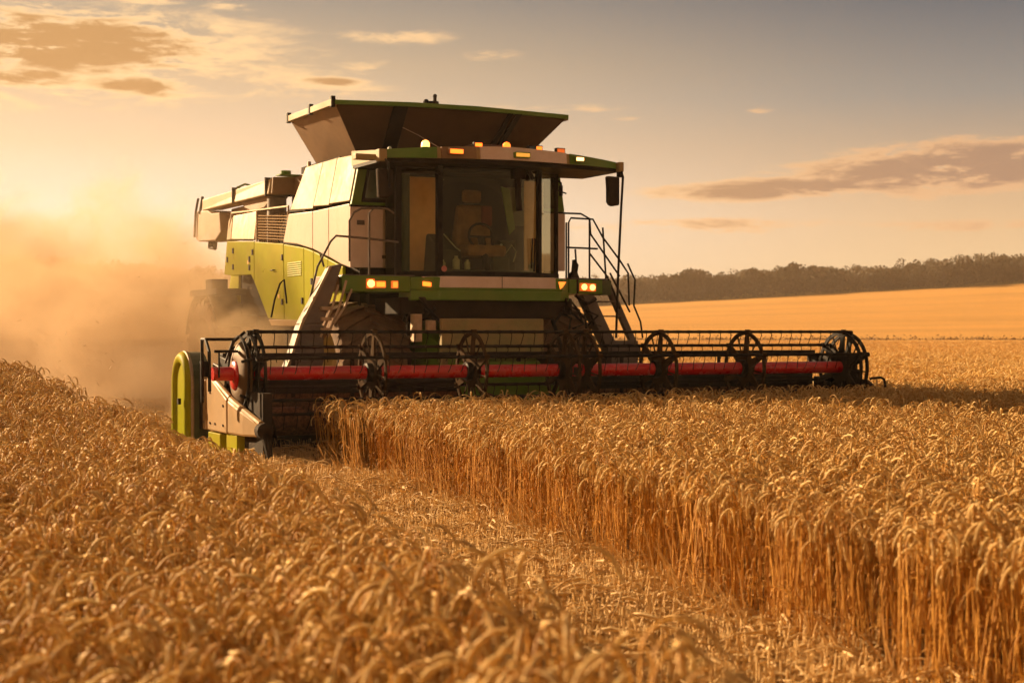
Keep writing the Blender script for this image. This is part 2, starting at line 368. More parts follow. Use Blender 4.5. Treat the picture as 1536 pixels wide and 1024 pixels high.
# ------------------------------------------------------------------ scatter helper (one object, geometry nodes)
def scatter(name, pts, variants, label, cat, kind='stuff', base=None):
    """pts: (x,y,z,rx,ry,rz,scale,variant)"""
    col = bpy.data.collections.new(name + '_kinds')
    for v in variants:
        COL.objects.unlink(v); col.objects.link(v)
    me = bpy.data.meshes.new(name); me.from_pydata([p[:3] for p in pts], [], [])
    a = me.attributes.new('rot', 'FLOAT_VECTOR', 'POINT'); a.data.foreach_set('vector', [c for p in pts for c in p[3:6]])
    a = me.attributes.new('scl', 'FLOAT', 'POINT'); a.data.foreach_set('value', [p[6] for p in pts])
    a = me.attributes.new('idx', 'INT', 'POINT'); a.data.foreach_set('value', [p[7] for p in pts])
    o = bpy.data.objects.new(name, me); COL.objects.link(o)
    ng = bpy.data.node_groups.new(name, 'GeometryNodeTree')
    ng.interface.new_socket('Geometry', in_out='INPUT', socket_type='NodeSocketGeometry')
    ng.interface.new_socket('Geometry', in_out='OUTPUT', socket_type='NodeSocketGeometry')
    N = ng.nodes.new; L = ng.links.new
    gi = N('NodeGroupInput'); go = N('NodeGroupOutput'); ip = N('GeometryNodeInstanceOnPoints'); ci = N('GeometryNodeCollectionInfo')
    ci.inputs['Collection'].default_value = col; ci.inputs['Separate Children'].default_value = True; ci.inputs['Reset Children'].default_value = True
    def na(nm, dt):
        x = N('GeometryNodeInputNamedAttribute'); x.data_type = dt; x.inputs[0].default_value = nm; return x.outputs[0]
    L(gi.outputs[0], ip.inputs['Points']); L(ci.outputs[0], ip.inputs['Instance']); ip.inputs['Pick Instance'].default_value = True
    L(na('idx', 'INT'), ip.inputs['Instance Index']); L(na('rot', 'FLOAT_VECTOR'), ip.inputs['Rotation']); L(na('scl', 'FLOAT'), ip.inputs['Scale'])
    L(ip.outputs[0], go.inputs[0])
    md = o.modifiers.new('scatter', 'NODES'); md.node_group = ng
    return tag(o, label, cat, kind=kind)

# ------------------------------------------------------------------ wheat plants
rng = random.Random(7)
def ribbon(mb, pts, w, side):
    vs = []
    n = len(pts)
    for i, p in enumerate(pts):
        ww = w * (1 - (i / (n - 1)) ** 2 * .9)
        vs += [p - side * ww, p + side * ww]
    mb.add(vs, [(2 * i, 2 * i + 1, 2 * i + 3, 2 * i + 2) for i in range(n - 1)])
def stalk(mb, x, y, H, az_, rad, lod, r=rng, up=0.0):
    lean = r.uniform(0, .12) * H; la = r.uniform(0, 2 * PI)
    d = Vector((math.cos(az_), math.sin(az_), 0))
    b0 = Vector((x, y, -0.03)); top = Vector((x + lean * math.cos(la), y + lean * math.sin(la), H * .86))
    nseg = 5 if lod == 0 else 2
    stem = [b0.lerp(top, i / nseg) + Vector((math.sin(i * 1.7 + la), math.cos(i * 1.3 + la), 0)) * (0.006 if 0 < i < nseg else 0) for i in range(nseg + 1)]
    # the neck arches over and the ear hangs
    arc = []; p = top.copy(); ang = PI / 2 - .1; total_ = r.uniform(2.5, 3.25) - up; L = r.uniform(.17, .27)
    k = 10 if lod == 0 else 5
    for i in range(1, k + 1):
        t = i / k; a = ang - total_ * (1 - (1 - t) ** 1.35)
        p = p + (d * math.cos(a) + Vector((0, 0, 1)) * math.sin(a)) * (L / k); arc.append(p.copy())
    mb.cur = 0
    if lod == 0: mb.tube(stem + arc[:4], [rad] * len(stem) + [rad * .8] * 4, 3, False)
    else: mb.tube(stem + arc[:2], rad * 1.2, 3, False)
    mb.cur = 1
    ear = arc[3:] if lod == 0 else arc[1:]
    ne = len(ear); R0 = r.uniform(.0070, .0092)
    if lod == 0:
        rs = [R0 * .8 * (.55 + .45 * math.sin(PI * min(1, (i + .6) / (ne - .2)))) for i in range(ne)]
        rs = [rs[i] * (1.15 if i % 2 else .85) for i in range(ne)]; rs[-1] = R0 * .25
        mb.tube(ear, rs, 5, False)
        sd_ = Vector((-math.sin(az_), math.cos(az_), 0))
        for i in range(ne - 1):     # spikelets and short awns
            for sgn in (-1, 1):
                for hh in (0, .5):
                    c0 = ear[i].lerp(ear[i + 1], hh); dr = (ear[i + 1] - ear[i]).normalized()
                    o = (sd_ * sgn * .8 + dr.cross(sd_) * r.uniform(-.7, .7)).normalized()
                    tip = c0 + o * R0 * 1.75 + dr * R0 * 2.3
                    w = dr.cross(o).normalized() * R0 * .6
                    mb.add([c0 - w, c0 + w, tip, c0 + dr * R0 * 1.2 + o * R0 * .4], [(0, 1, 2), (1, 3, 2), (3, 0, 2)])
                if r.random() < .55:
                    c0 = ear[i]; aw = c0 + (dr * 1.0 + o * r.uniform(.3, .7)) * r.uniform(.03, .075); w = w * .14
                    mb.add([c0 - w, c0 + w, aw], [(0, 1, 2)])
    else:
        rs = [R0 * 1.15 * (.6 + .5 * math.sin(PI * (i + .5) / ne)) for i in range(ne)]
        mb.tube(ear, rs, 4, False)
    mb.cur = 0
    nl = 2 if lod == 0 else 1
    for _ in range(nl):
        if r.random() < .6:
            t = r.uniform(.25, .88); p0 = b0.lerp(top, t); a2 = r.uniform(0, 2 * PI); dd = Vector((math.cos(a2), math.sin(a2), 0)); s2 = Vector((-dd.y, dd.x, 0))
            l = r.uniform(.1, .22); dr2 = r.uniform(.2, 1.3)
            pts = [p0 + dd * l * u * (1 - .35 * u) + Vector((0, 0, l * (.55 * u - dr2 * u * u))) for u in (0, .25, .5, .75, 1)]
            tw = Vector((0, 0, r.uniform(-.7, .7)))
            ribbon(mb, pts, r.uniform(.0025, .005), (s2 + tw).normalized())
def add_tone(o, r, chunk=60):
    me = o.data; a = me.attributes.new('tone', 'FLOAT', 'FACE')
    vals = []; v = .5
    for i in range(len(me.polygons)):
        if i % chunk == 0: v = r.random()
        vals.append(v)
    a.data.foreach_set('value', vals); return o
def clump(name, n, rad, r, lod, srad, spread=None):
    mb = MB()
    for _ in range(n):
        a = r.uniform(0, 2 * PI); q_ = rad * math.sqrt(r.random())
        H = r.gauss(.855, .06)
        az_ = spread(r) if spread else r.uniform(0, 2 * PI)
        stalk(mb, q_ * math.cos(a), q_ * math.sin(a), max(.6, min(.97, H)), az_, srad, lod, r, up=(r.uniform(.8, 2.0) if r.random() < .04 else 0))
    me = bpy.data.meshes.new(name); me.from_pydata(mb.v, [], mb.f); me.materials.append(stemm); me.materials.append(earm)
    me.polygons.foreach_set('material_index', mb.mi); me.polygons.foreach_set('use_smooth', [True] * len(mb.f))
    o = bpy.data.objects.new(name, me); COL.objects.link(o); add_tone(o, r, 90 if lod == 0 else 30); return o
near = [clump('wheat_tuft_%d' % i, 8, .13, rng, 0, .0030) for i in range(9)]
far = [clump('wheat_patch_%d' % i, 120, .62, rng, 1, .0034) for i in range(5)]

PHI = R(25); OX, OY = 0.95, 22.7
def loc(x, y):      # machine coordinates (across, back) of a point on the ground
    dx, dy = x - OX, y - OY
    return dx * math.cos(PHI) + dy * math.sin(PHI), -dx * math.sin(PHI) + dy * math.cos(PHI)
def wr(x, y):       # standing crop on the right
    lx, ly = loc(x, y)
    if x < pl(RP, y) + .05 * math.sin(y * 5): return False
    if y > 20.2 and lx < -4.10: return False
    if -4.6 < lx < 4.75 and ly > -0.62: return False
    if lx <= -4.6 and ly > -.6: return False
    return True
def wl(x, y): return x < pl(LP, y) + .07 * math.sin(y * 4) and y < 31
pn, pf = [], []
def put(L, x, y, nv, s0=.92, s1=1.08, dz=0, lean=.06):
    L.append((x, y, gh(x, y) + dz, rng.gauss(0, lean), rng.gauss(0, lean), rng.uniform(0, 2 * PI), rng.uniform(s0, s1), rng.randrange(nv)))
def big(y): return 1 + .20 * (1 - ss(3.5, 8.0, y))
def halfw(y): return 0.335 * y + 2.2
y = 1.2
while y < 27:
    st = .165 if y < 16 else .20
    x = -halfw(y)
    while x < halfw(y) + 1.5:
        px, py = x + rng.uniform(-.5, .5) * st, y + rng.uniform(-.5, .5) * st
        hs = 1 + 0.06 * noise.noise(Vector((px * .5, py * .5, 1)))
        if (wl(px, py) and (py > 2.3)) or (wr(px, py) and py > 3): put(pn, px, py, len(near), .93 * hs * big(py), 1.07 * hs * big(py))
        x += st
    y += st
y = 27
while y < 150:
    st = .62 if y < 60 else 1.0 + (y - 60) * .012
    x = -halfw(y) if y < 31 else -2.0
    while x < halfw(y) + 3:
        px, py = x + rng.uniform(-.5, .5) * st, y + rng.uniform(-.5, .5) * st
        if wl(px, py) or wr(px, py): put(pf, px, py, len(far), .93, 1.07, 0, .03)
        x += st
    y += st
print('tufts', len(pn), 'patches', len(pf))
scatter('standing_wheat', pn, near, 'ripe golden wheat with drooping ears standing on both sides of the cut track', 'wheat')
scatter('distant_wheat', pf, far, 'golden wheat standing further off beyond the header', 'wheat')

# the crop further out reads as one rough surface
cm = bpy.data.materials.new('wheat_canopy'); cm.use_nodes = True
q = G(cm.node_tree); b = cm.node_tree.nodes['Principled BSDF']
pos = q.n('ShaderNodeNewGeometry').outputs['Position']
mp = q.n('ShaderNodeMapping'); mp.inputs['Scale'].default_value = (1, .35, 1); mp.inputs['Rotation'].default_value = (0, 0, R(25)); q.set(mp.inputs[0], pos)
n1 = q.noise(pos, 5.0, 8, .75); n2 = q.noise(mp.outputs[0], .12, 5, .6); n3 = q.noise(pos, 0.9, 4, .6)
mp2 = q.n('ShaderNodeMapping'); mp2.inputs['Scale'].default_value = (.02, 1, 1); mp2.inputs['Rotation'].default_value = (0, 0, R(-4)); q.set(mp2.inputs[0], pos)
n4 = q.noise(mp2.outputs[0], .05, 5, .7)
c = q.mix(q.sm(n1, .32, .66), (0.46, 0.23, 0.05), (0.88, 0.51, 0.15))
c = q.mix(q.m('MULTIPLY', q.sm(n2, .4, .7), .35), c, (0.80, 0.42, 0.10))
c = q.mix(q.m('MULTIPLY', q.sm(n4, .40, .66), .34), c, (0.34, 0.17, 0.045))
q.set(b.inputs['Base Color'], c); b.inputs['Roughness'].default_value = .9; b.inputs['Specular IOR Level'].default_value = .1
bp = q.n('ShaderNodeBump'); bp.inputs['Strength'].default_value = 1; bp.inputs['Distance'].default_value = .12
q.set(bp.inputs['Height'], q.m('ADD', n1, n3)); cm.node_tree.links.new(bp.outputs[0], b.inputs['Normal'])
xs1 = [x * 3.0 - 60 for x in range(0, 60)]; ys1 = [28, 31, 34, 37, 40] + [44 + 3 * i for i in range(0, 50)]
o = sheet('wheat_field', xs1, ys1, lambda x, y: gh(x, y) + (.60 if y < 47 else .70) + .05 * noise.noise(Vector((x * .6, y * .6, 3))), cm, lambda x, y: wr(x - 1.5, y - 1.5) and wr(x - 2, y) and wr(x + 1.5, y - 2.5) and x > -3 and loc(x - 2, y)[0] > 4.9)
tag(o, 'near wheat field surface running back to the first field boundary', 'wheat field', kind='stuff')
xs2 = list(range(-320, 321, 10)); ys2 = [197 + 9 * i for i in range(0, 26)]
o = sheet('far_wheat_field', xs2, ys2, lambda x, y: gh(x, y) + .75, cm)
tag(o, 'smooth golden wheat field rising to the wood', 'wheat field', kind='stuff')
# rough rim where the far field begins, and the uncut margin in front of it
pr_ = []
for i in range(520):
    x = rng.uniform(10, 78); pr_.append((x, 192 + rng.uniform(-1.2, 1.8), gh(x, 192) , 0, 0, rng.uniform(0, 6), rng.uniform(.8, 1.3), rng.randrange(3)))

# ------------------------------------------------------------------ loose straw and stubble on the track
def strawpatch(name, r, n, rad, stub):
    mb = MB()
    for _ in range(n):
        a = r.uniform(0, 2 * PI); q_ = rad * math.sqrt(r.random()); x, y_ = q_ * math.cos(a), q_ * math.sin(a)
        if r.random() < stub:
            h = r.uniform(.07, .20); l = r.uniform(-.05, .05)
            mb.tube([(x, y_, -.02), (x + l, y_ + l * .6, h)], .0034, 3, False)
        else:
            d = r.uniform(0, 2 * PI); L = r.uniform(.06, .20) if r.random() < .8 else r.uniform(.2, .36); z = .005 + .09 * r.random() ** 1.6; cv_ = r.uniform(-3.2, 3.2); dz = r.uniform(-.5, .9)
            pts = []; px, py, pz = x, y_, z
            for i in range(5):
                pts.append(Vector((px, py, max(.005, pz)))); dd = d + cv_ * (i / 4) ** 1.5
                px += math.cos(dd) * L / 4; py += math.sin(dd) * L / 4; pz += dz * L / 4 * (1 - i / 2.2)
            if r.random() < .35: ribbon(mb, pts, r.uniform(.004, .009), Vector((-math.sin(d), math.cos(d), r.uniform(-.8, .8))).normalized())
            else:
                e = r.random() < .5
                mb.tube(pts, [.0042, .0045, .005, .010 if e else .0044, .007 if e else .003], 4 if e else 3, False)
    me = bpy.data.meshes.new(name); me.from_pydata(mb.v, [], mb.f); me.materials.append(strawm)
    me.polygons.foreach_set('use_smooth', [True] * len(mb.f))
    o = bpy.data.objects.new(name, me); COL.objects.link(o); add_tone(o, r, 8); return o
sp = [strawpatch('straw_patch_%d' % i, rng, 360, .42, .26) for i in range(5)]
ps = []
y = 2.5
while y < 34:
    x = pl(LP, y) - .4
    x1 = pl(RP, y) + .1 if y < 20.4 else 8
    if y > 24: x = -halfw(y); x1 = 9
    while x < x1:
        st = .30 if y < 24 else .7
        px, py = x + rng.uniform(-.5, .5) * st, y + rng.uniform(-.5, .5) * st
        lx, ly = loc(px, py)
        if not (lx > -4.2 and ly > -1 and lx > 4.9): put(ps, px, py, 5, .8, 1.25, rng.uniform(-.01, .035), .05)
        x += st
    y += .30 if y < 24 else .7
print('straw', len(ps))
scatter('cut_straw', ps, sp, 'pale broken straw and short stubble littering the cut track', 'straw')
# leaning broken stalks along the foot of the standing crop
def leaner(name, r):
    mb = MB()
    for _ in range(2):
        x, y_ = r.uniform(-.15, .15), r.uniform(-.1, .1); d = Vector((r.uniform(-1, -.2), r.uniform(-1, .4), 0)).normalized(); L = r.uniform(.25, .6); k = r.uniform(.1, .8)
        pts = [Vector((x, y_, 0)) + d * L * u * k + Vector((0, 0, L * (u - .3 * u * u))) for u in (0, .25, .5, .75, 1)]
        mb.tube(pts, [.0036, .0034, .003, .003, .002], 3, False)
        if r.random() < .6: ribbon(mb, [p + Vector((0, 0, .01)) for p in pts[1:]], .006, Vector((-d.y, d.x, .4)).normalized())
    me = bpy.data.meshes.new(name); me.from_pydata(mb.v, [], mb.f); me.materials.append(strawm)
    o = bpy.data.objects.new(name, me); COL.objects.link(o); add_tone(o, r, 12); return o
lv = [leaner('bent_stalks_%d' % i, rng) for i in range(4)]
plv = []
y = 3.0
while y < 20.5:
    for _ in range(1):
        x = pl(RP, y) + rng.gauss(.0, .10); plv.append((x, y, gh(x, y), 0, 0, rng.uniform(-.7, .7), rng.uniform(.7, 1.3), rng.randrange(4)))
        x = pl(LP, y) + rng.gauss(.03, .1); plv.append((x, y, gh(x, y), 0, 0, rng.uniform(2.4, 3.9), rng.uniform(.6, 1.1), rng.randrange(4)))
    y += .07
scatter('bent_stalks', plv, lv, 'bent and broken stalks leaning out from the foot of the crop', 'broken stalks')

# ------------------------------------------------------------------ far wood and verge
def tree_variant(name, r, w, h):
    mb = MB(); mb.cur = 1
    mb.tube([(0, 0, -.5), (.1, 0, h * .35), (0, .1, h * .7)], [.28, .2, .08], 6)
    for k in range(4):
        a = k * 1.6 + r.random(); mb.tube([(0, 0, h * .35), (math.cos(a) * w * .3, math.sin(a) * w * .3, h * .6)], [.12, .04], 4)
    mb.cur = 0
    clumps = []
    for k in range(16):
        a = r.uniform(0, 2 * PI); zz = r.uniform(.22, .88); rr = w * .5 * math.sin(PI * min(1, max(0.12, zz * .9))) * r.uniform(.35, .95)
        clumps.append((Vector((rr * math.cos(a), rr * math.sin(a), zz * h)), r.uniform(.16, .26) * w))
    for c0, cr in clumps:
        for _ in range(90):
            v = Vector((r.gauss(0, 1), r.gauss(0, 1), r.gauss(0, .8))); v.normalize(); v *= cr * r.uniform(.6, 1.0)
            p = c0 + v; u = Vector((r.gauss(0, 1), r.gauss(0, 1), r.gauss(0, 1))).normalized(); t = u.orthogonal().normalized(); s_ = r.uniform(.14, .32)
            mb.add([p - u * s_ - t * s_ * .6, p + u * s_ - t * s_ * .4, p + u * s_ * .7 + t * s_, p - u * s_ * .8 + t * s_ * .7], [(0, 1, 2, 3)])
    me = bpy.data.meshes.new(name); me.from_pydata(mb.v, [], mb.f); me.materials.append(leafm); me.materials.append(barkm)
    me.polygons.foreach_set('material_index', mb.mi)
    o = bpy.data.objects.new(name, me); COL.objects.link(o); add_tone(o, r, 35); return o
tv = [tree_variant('tree_kind_%d' % i, rng, rng.uniform(6, 9), rng.uniform(7.5, 9.5)) for i in range(6)]
pt = []
for row, yy in enumerate((428, 434, 441, 449, 458, 468, 480, 494)):
    x = -210
    while x < 210:
        xx = x + rng.uniform(-1.5, 1.5); y2 = yy + rng.uniform(-3, 3)
        s_ = rng.uniform(.84, 1.10) * (0.85 if row == 0 else 1.0)
        if rng.random() < .03: s_ *= 1.14
        pt.append((xx, y2, gh(xx, y2) - .4, 0, 0, rng.uniform(0, 6.3), s_, rng.randrange(6)))
        x += rng.uniform(2.6, 4.4)
scatter('distant_wood', pt, tv, 'dark hazy wood along the skyline beyond the fields', 'wood')
def shrubv(name, r, s0, m):
    mb = MB()
    for _ in range(130):
        v = Vector((r.gauss(0, .6), r.gauss(0, .35), abs(r.gauss(0, .4)))) * s0
        u = Vector((r.gauss(0, 1), r.gauss(0, 1), r.gauss(0, 1))).normalized(); t = u.orthogonal().normalized(); s_ = r.uniform(.08, .2) * s0
        mb.add([v - u * s_, v + t * s_, v + u * s_], [(0, 1, 2)])
    me = bpy.data.meshes.new(name); me.from_pydata(mb.v, [], mb.f); me.materials.append(m)
    o = bpy.data.objects.new(name, me); COL.objects.link(o); add_tone(o, r, 6); return o
hv_ = [shrubv('verge_kind_%d' % i, rng, 1.3, hedgem) for i in range(3)]
ph = []
x = -200
while x < 200:
    for yy in (421.5, 424): ph.append((x + rng.uniform(-.6, .6), yy + rng.uniform(-.5, .5), gh(x, yy) + .2, 0, 0, rng.uniform(-.4, .4), rng.uniform(.6, 1.15) * (1.5 if rng.random() < .05 else 1), rng.randrange(3)))
    x += .9
scatter('field_verge', ph, hv_, 'olive grassy verge between the far field and the wood', 'verge')
rimv = [shrubv('rim_kind_%d' % i, rng, .8, marginm) for i in range(3)]
scatter('field_margin', pr_, rimv, 'rough brown margin between the two wheat fields', 'field margin')

# ================================================================== COMBINE HARVESTER
root = bpy.data.objects.new('combine_harvester', None); COL.objects.link(root)
root.location = (OX, OY, 0); root.rotation_euler = (0, 0, PHI)
tag(root, 'lime green and pale grey combine harvester with wide black reel cutting wheat', 'combine harvester')
XL, XR, XC = -2.30, 1.30, -0.50

# --- chassis, body
mb = MB(); mb.box((-1.75, 3.3, 1.0), (.75, 10.6, 2.3)); mb.box((-2.0, 3.1, 2.0), (1.0, 4.9, 2.45)); mb.box((-1.3, 2.9, .9), (.3, 3.9, 1.3))
mb.tube([(-2.1, 3.4, 1.07), (1.1, 3.4, 1.07)], .2, 12); mb.tube([(-2.0, 10.7, 1.1), (1.0, 10.7, 1.1)], .13, 10)
mb.build('chassis', dark, root, .02)
mb = MB(); mb.hexa([(-2.1, 3.2, 1.95), (1.1, 3.2, 1.95), (1.1, 10.0, 2.0), (-2.1, 10.0, 2.0), (-2.12, 3.12, 4.32), (1.12, 3.12, 4.32), (1.12, 5.6, 4.36), (-2.12, 5.6, 4.36)])
mb.build('body_core', dark, root)

def side_sheet(name, pts, m, x=XL, th=.05, topx=None, parent=root, bev=.012):
    """side panel: (y,z) outline; leans in towards the top"""
    def xo(z):
        if z < 2.0: return x + .05 * (2.0 - z)
        return x + (0.13 * max(0, z - 3.65) / .75 if z > 3.65 else 0)
    n = len(pts); mb = MB()
    vs = [(xo(z), y_, z) for y_, z in pts] + [(xo(z) + th, y_, z) for y_, z in pts]
    mb.add(vs, [tuple(range(n - 1, -1, -1)), tuple(range(n, 2 * n))] + [(i, (i + 1) % n, n + (i + 1) % n, n + i) for i in range(n)])
    return mb.build(name, m, parent, bev)
def mirror_x(o, name=None):
    me = o.data.copy()
    for v in me.vertices: v.co.x = 2 * XC - v.co.x
    me.flip_normals()
    c_ = bpy.data.objects.new(name or o.name.split('.')[0], me); COL.objects.link(c_); c_.parent = o.parent
    for md in o.modifiers:
        if md.type == 'BEVEL':
            b_ = c_.modifiers.new('bevel', 'BEVEL'); b_.width = md.width; b_.segments = 2; b_.limit_method = 'ANGLE'; b_.angle_limit = R(35)
    return c_
# upper cream panel, in three plates separated by seams
for (a, b_, c_, d_) in ((3.06, 4.02, 3.10, 4.06), (4.03, 4.72, 4.07, 4.86), (4.73, 5.62, 4.87, 6.12)):
    o = side_sheet('upper_panel', [(c_, 3.66), (d_, 3.66 + (d_ - 3) * .02), (b_, 4.40), (a, 4.36 if a < 3.5 else 4.40)], cream); mirror_x(o)
# pale lower panel
for pts in ([(3.10, 2.66), (3.5, 2.73), (4.06, 2.86), (4.06, 3.62), (3.10, 3.62)], [(4.07, 2.86), (4.86, 3.02), (4.86, 3.62), (4.07, 3.62)],
            [(4.87, 3.02), (5.7, 3.14), (6.46, 3.20), (6.16, 3.66), (4.87, 3.62)]):
    o = side_sheet('side_panel', pts, white); mirror_x(o)
# lime lower skirts
for pts in ([(3.4, 1.92), (4.1, 1.90), (4.1, 2.83), (3.4, 2.68)], [(4.11, 1.90), (4.82, 1.88), (4.82, 2.98), (4.11, 2.83)], [(4.83, 1.88), (5.32, 1.87), (5.32, 3.06), (4.83, 2.98)],
            [(5.33, 1.87), (6.40, 1.89), (6.44, 3.17), (5.33, 3.06)], [(6.42, 1.89), (7.36, 1.93), (8.20, 2.58), (8.20, 3.30), (6.46, 3.18)],
            [(8.22, 2.60), (8.42, 2.72), (9.75, 2.74), (10.25, 2.78), (10.05, 3.40), (8.22, 3.31)]):
    o = side_sheet('skirt_panel', pts, lime); mirror_x(o)
o = side_sheet('sill_strip', [(3.4, 1.76), (7.2, 1.80), (7.36, 1.91), (4.1, 1.885), (3.4, 1.90)], goldp, th=.06); mirror_x(o)
# panel fittings: latches and hinges
mb = MB()
for (y_, z) in ((8.5, 3.0), (8.5, 2.85), (8.3, 3.12), (6.5, 2.2), (6.5, 2.95), (4.2, 2.1), (9.6, 3.2), (9.6, 2.9), (10.0, 3.05), (5.4, 2.2), (4.9, 2.5)):
    mb.box((XL - .018, y_ - .03, z - .05), (XL + .002, y_ + .03, z + .05))
build_split(mb, 'latch', black, root)
mb = MB()
for k in range(7): mb.hexa([(XL - .012, 5.45, 2.62 + k * .035), (XL + .004, 5.45, 2.62 + k * .035), (XL + .004, 6.2, 2.62 + k * .035), (XL - .012, 6.2, 2.62 + k * .035), (XL - .002, 5.45, 2.64 + k * .035), (XL + .004, 5.45, 2.64 + k * .035), (XL + .004, 6.2, 2.64 + k * .035), (XL - .002, 6.2, 2.64 + k * .035)])
mb.build('skirt_reflection_slats', lime, root)  # slats added in place of a dark square reflection on the skirt
for (y_, z) in ((3.75, 2.3), (4.5, 2.4), (7.0, 2.75)):
    MB().tube([(XL, y_ - .09, z), (XL - .04, y_ - .07, z), (XL - .04, y_ + .07, z), (XL, y_ + .09, z)], .010, 6).build('panel_handle', black, root)
for (y_, z, m_) in ((3.6, 2.5, 'red'), (6.7, 2.3, 'yellow'), (8.6, 2.95, 'yellow')):
    MB().box((XL - .006, y_ - .05, z - .035), (XL + .001, y_ + .05, z + .035)).build('warning_sticker', mat('sticker_' + m_, (.55, .05, .03) if m_ == 'red' else (.7, .42, .02), .5), root)
for (x0, z0, w_, h_) in ((-2.2, 3.3, .12, .07), (-1.8, 2.8, .08, .05)):
    MB().box((x0, 3.033, z0), (x0 + w_, 3.041, z0 + h_)).build('information_plate', steel, root)
# silver service box and grille with rail
o = side_sheet('service_box', [(8.22, 3.34), (9.75, 3.42), (9.72, 3.86), (8.15, 3.84)], bright, th=.5)
o = side_sheet('rear_corner', [(9.78, 3.42), (10.08, 3.42), (10.02, 3.78), (9.9, 3.88), (9.78, 3.86)], cream, th=.5)
mb = MB()
for k in range(9): mb.tube([(XL + .04, 6.35, 3.24 + k * .05), (XL + .04, 8.15, 3.36 + k * .05)], .008, 4)
for k in range(13): mb.tube([(XL + .05, 6.4 + k * .14, 3.24), (XL + .05, 6.4 + k * .14, 3.72)], .007, 4)
mb.build('cooling_grille', goldp, root)
mb = MB(); mb.tube([(XL + .03, 6.3, 3.40), (XL + .03, 6.25, 3.80), (XL + .03, 8.16, 3.86), (XL + .03, 9.8, 3.92), (XL + .03, 10.0, 3.6)], .018, 6)
mb.tube([(XL + .03, 8.14, 3.3), (XL + .03, 8.14, 3.86)], .02, 6); mb.build('rail', bright, root)
# engine deck, air intake cylinder, dark bay
mb = MB(); mb.box((-2.05, 6.0, 2.2), (1.05, 10.2, 3.22)); mb.box((-1.7, 8.0, 3.2), (.7, 10.0, 3.8)); mb.build('engine_bay', dark, root, .03)
mb = MB(); mb.lathe((-2.08, 7.55, 3.25), [(0, .0), (0, .17), (.78, .17), (.80, .15), (.82, 0)], 18, 'z'); mb.tube([(-1.88, 7.15, 3.2), (-1.88, 7.15, 4.1)], .05, 8); build_split(mb, 'air_cleaner', steel, root, smooth=True)
# unloading auger tube folded back, seen as a long box beam
mb = MB(); mb.hexa([(-2.34, 7.2, 4.07), (-1.9, 7.1, 4.08), (-1.9, 11.9, 4.12), (-2.30, 11.9, 4.10), (-2.30, 7.2, 4.34), (-1.9, 7.1, 4.36), (-1.9, 11.9, 4.34), (-2.30, 11.9, 4.32)])
ob = mb.build('unloading_auger', cream, root, .02)
mb = MB(); mb.box((-2.36, 7.32, 4.05), (-1.88, 7.36, 4.37)); mb.box((-2.35, 9.5, 4.08), (-1.88, 9.53, 4.37)); build_split(mb, 'band', black, ob)
mb = MB(); mb.box((-1.905, 6.4, 4.06), (-1.2, 7.3, 4.38)); mb.hexa([(-2.30, 7.11, 4.075), (-1.89, 7.05, 4.075), (-1.89, 7.09, 4.075), (-2.30, 7.16, 4.075), (-2.28, 7.11, 4.36), (-1.89, 7.05, 4.38), (-1.89, 7.09, 4.38), (-2.28, 7.16, 4.36)]); mb.build('elbow', tank, ob, .01)
mb = MB(); mb.prism([(7.4, 4.07), (9.4, 4.08), (9.2, 3.98), (8.6, 3.86), (7.9, 3.9)], 'x', -2.2, -1.9); mb.box((-1.9, 8.2, 3.7), (-1.7, 11.2, 4.1)); mb.build('auger_cradle', tank, root, .01)
mb = MB(); mb.tube([(-2.1, 6.95, 4.38), (-2.1, 6.95, 4.46)], .09, 10); mb.tube([(-2.28, 9.4, 4.36), (-2.1, 9.5, 4.44), (-1.95, 9.6, 4.42)], .02, 6)
mb.box((-2.25, 6.8, 4.37), (-1.85, 7.05, 4.39)); build_split(mb, 'auger_fitting', green, root)
# spout hanging at the end of the auger
mb = MB(); mb.prism([(11.5, 4.08), (12.35, 4.12), (12.4, 3.55), (12.2, 3.5), (11.6, 3.48), (10.9, 3.46), (10.5, 3.6), (10.6, 3.98), (11.2, 4.0)], 'x', -2.30, -1.82)
so = mb.build('discharge_spout', tank, root, .02)
mb = MB(); mb.tube([(-2.1, 12.0, 3.55), (-2.1, 12.05, 3.38), (-2.05, 11.9, 3.36), (-2.05, 11.85, 3.5)], .05, 8)
mb.tube([(-2.33, 12.1, 4.35), (-2.33, 12.3, 4.1), (-2.33, 12.4, 3.6)], .025, 6); mb.tube([(-2.28, 11.95, 4.38), (-2.3, 12.1, 4.05)], .03, 6); build_split(mb, 'spout_hinge', black, so)
# rear hood
mb = MB(); mb.hexa([(-2.1, 10.0, 2.0), (1.1, 10.0, 2.0), (1.0, 11.2, 2.2), (-2.0, 11.2, 2.2), (-2.1, 9.9, 3.4), (1.1, 9.9, 3.4), (1.0, 10.6, 3.3), (-2.0, 10.6, 3.3)])
mb.build('rear_hood', lime, root, .03)

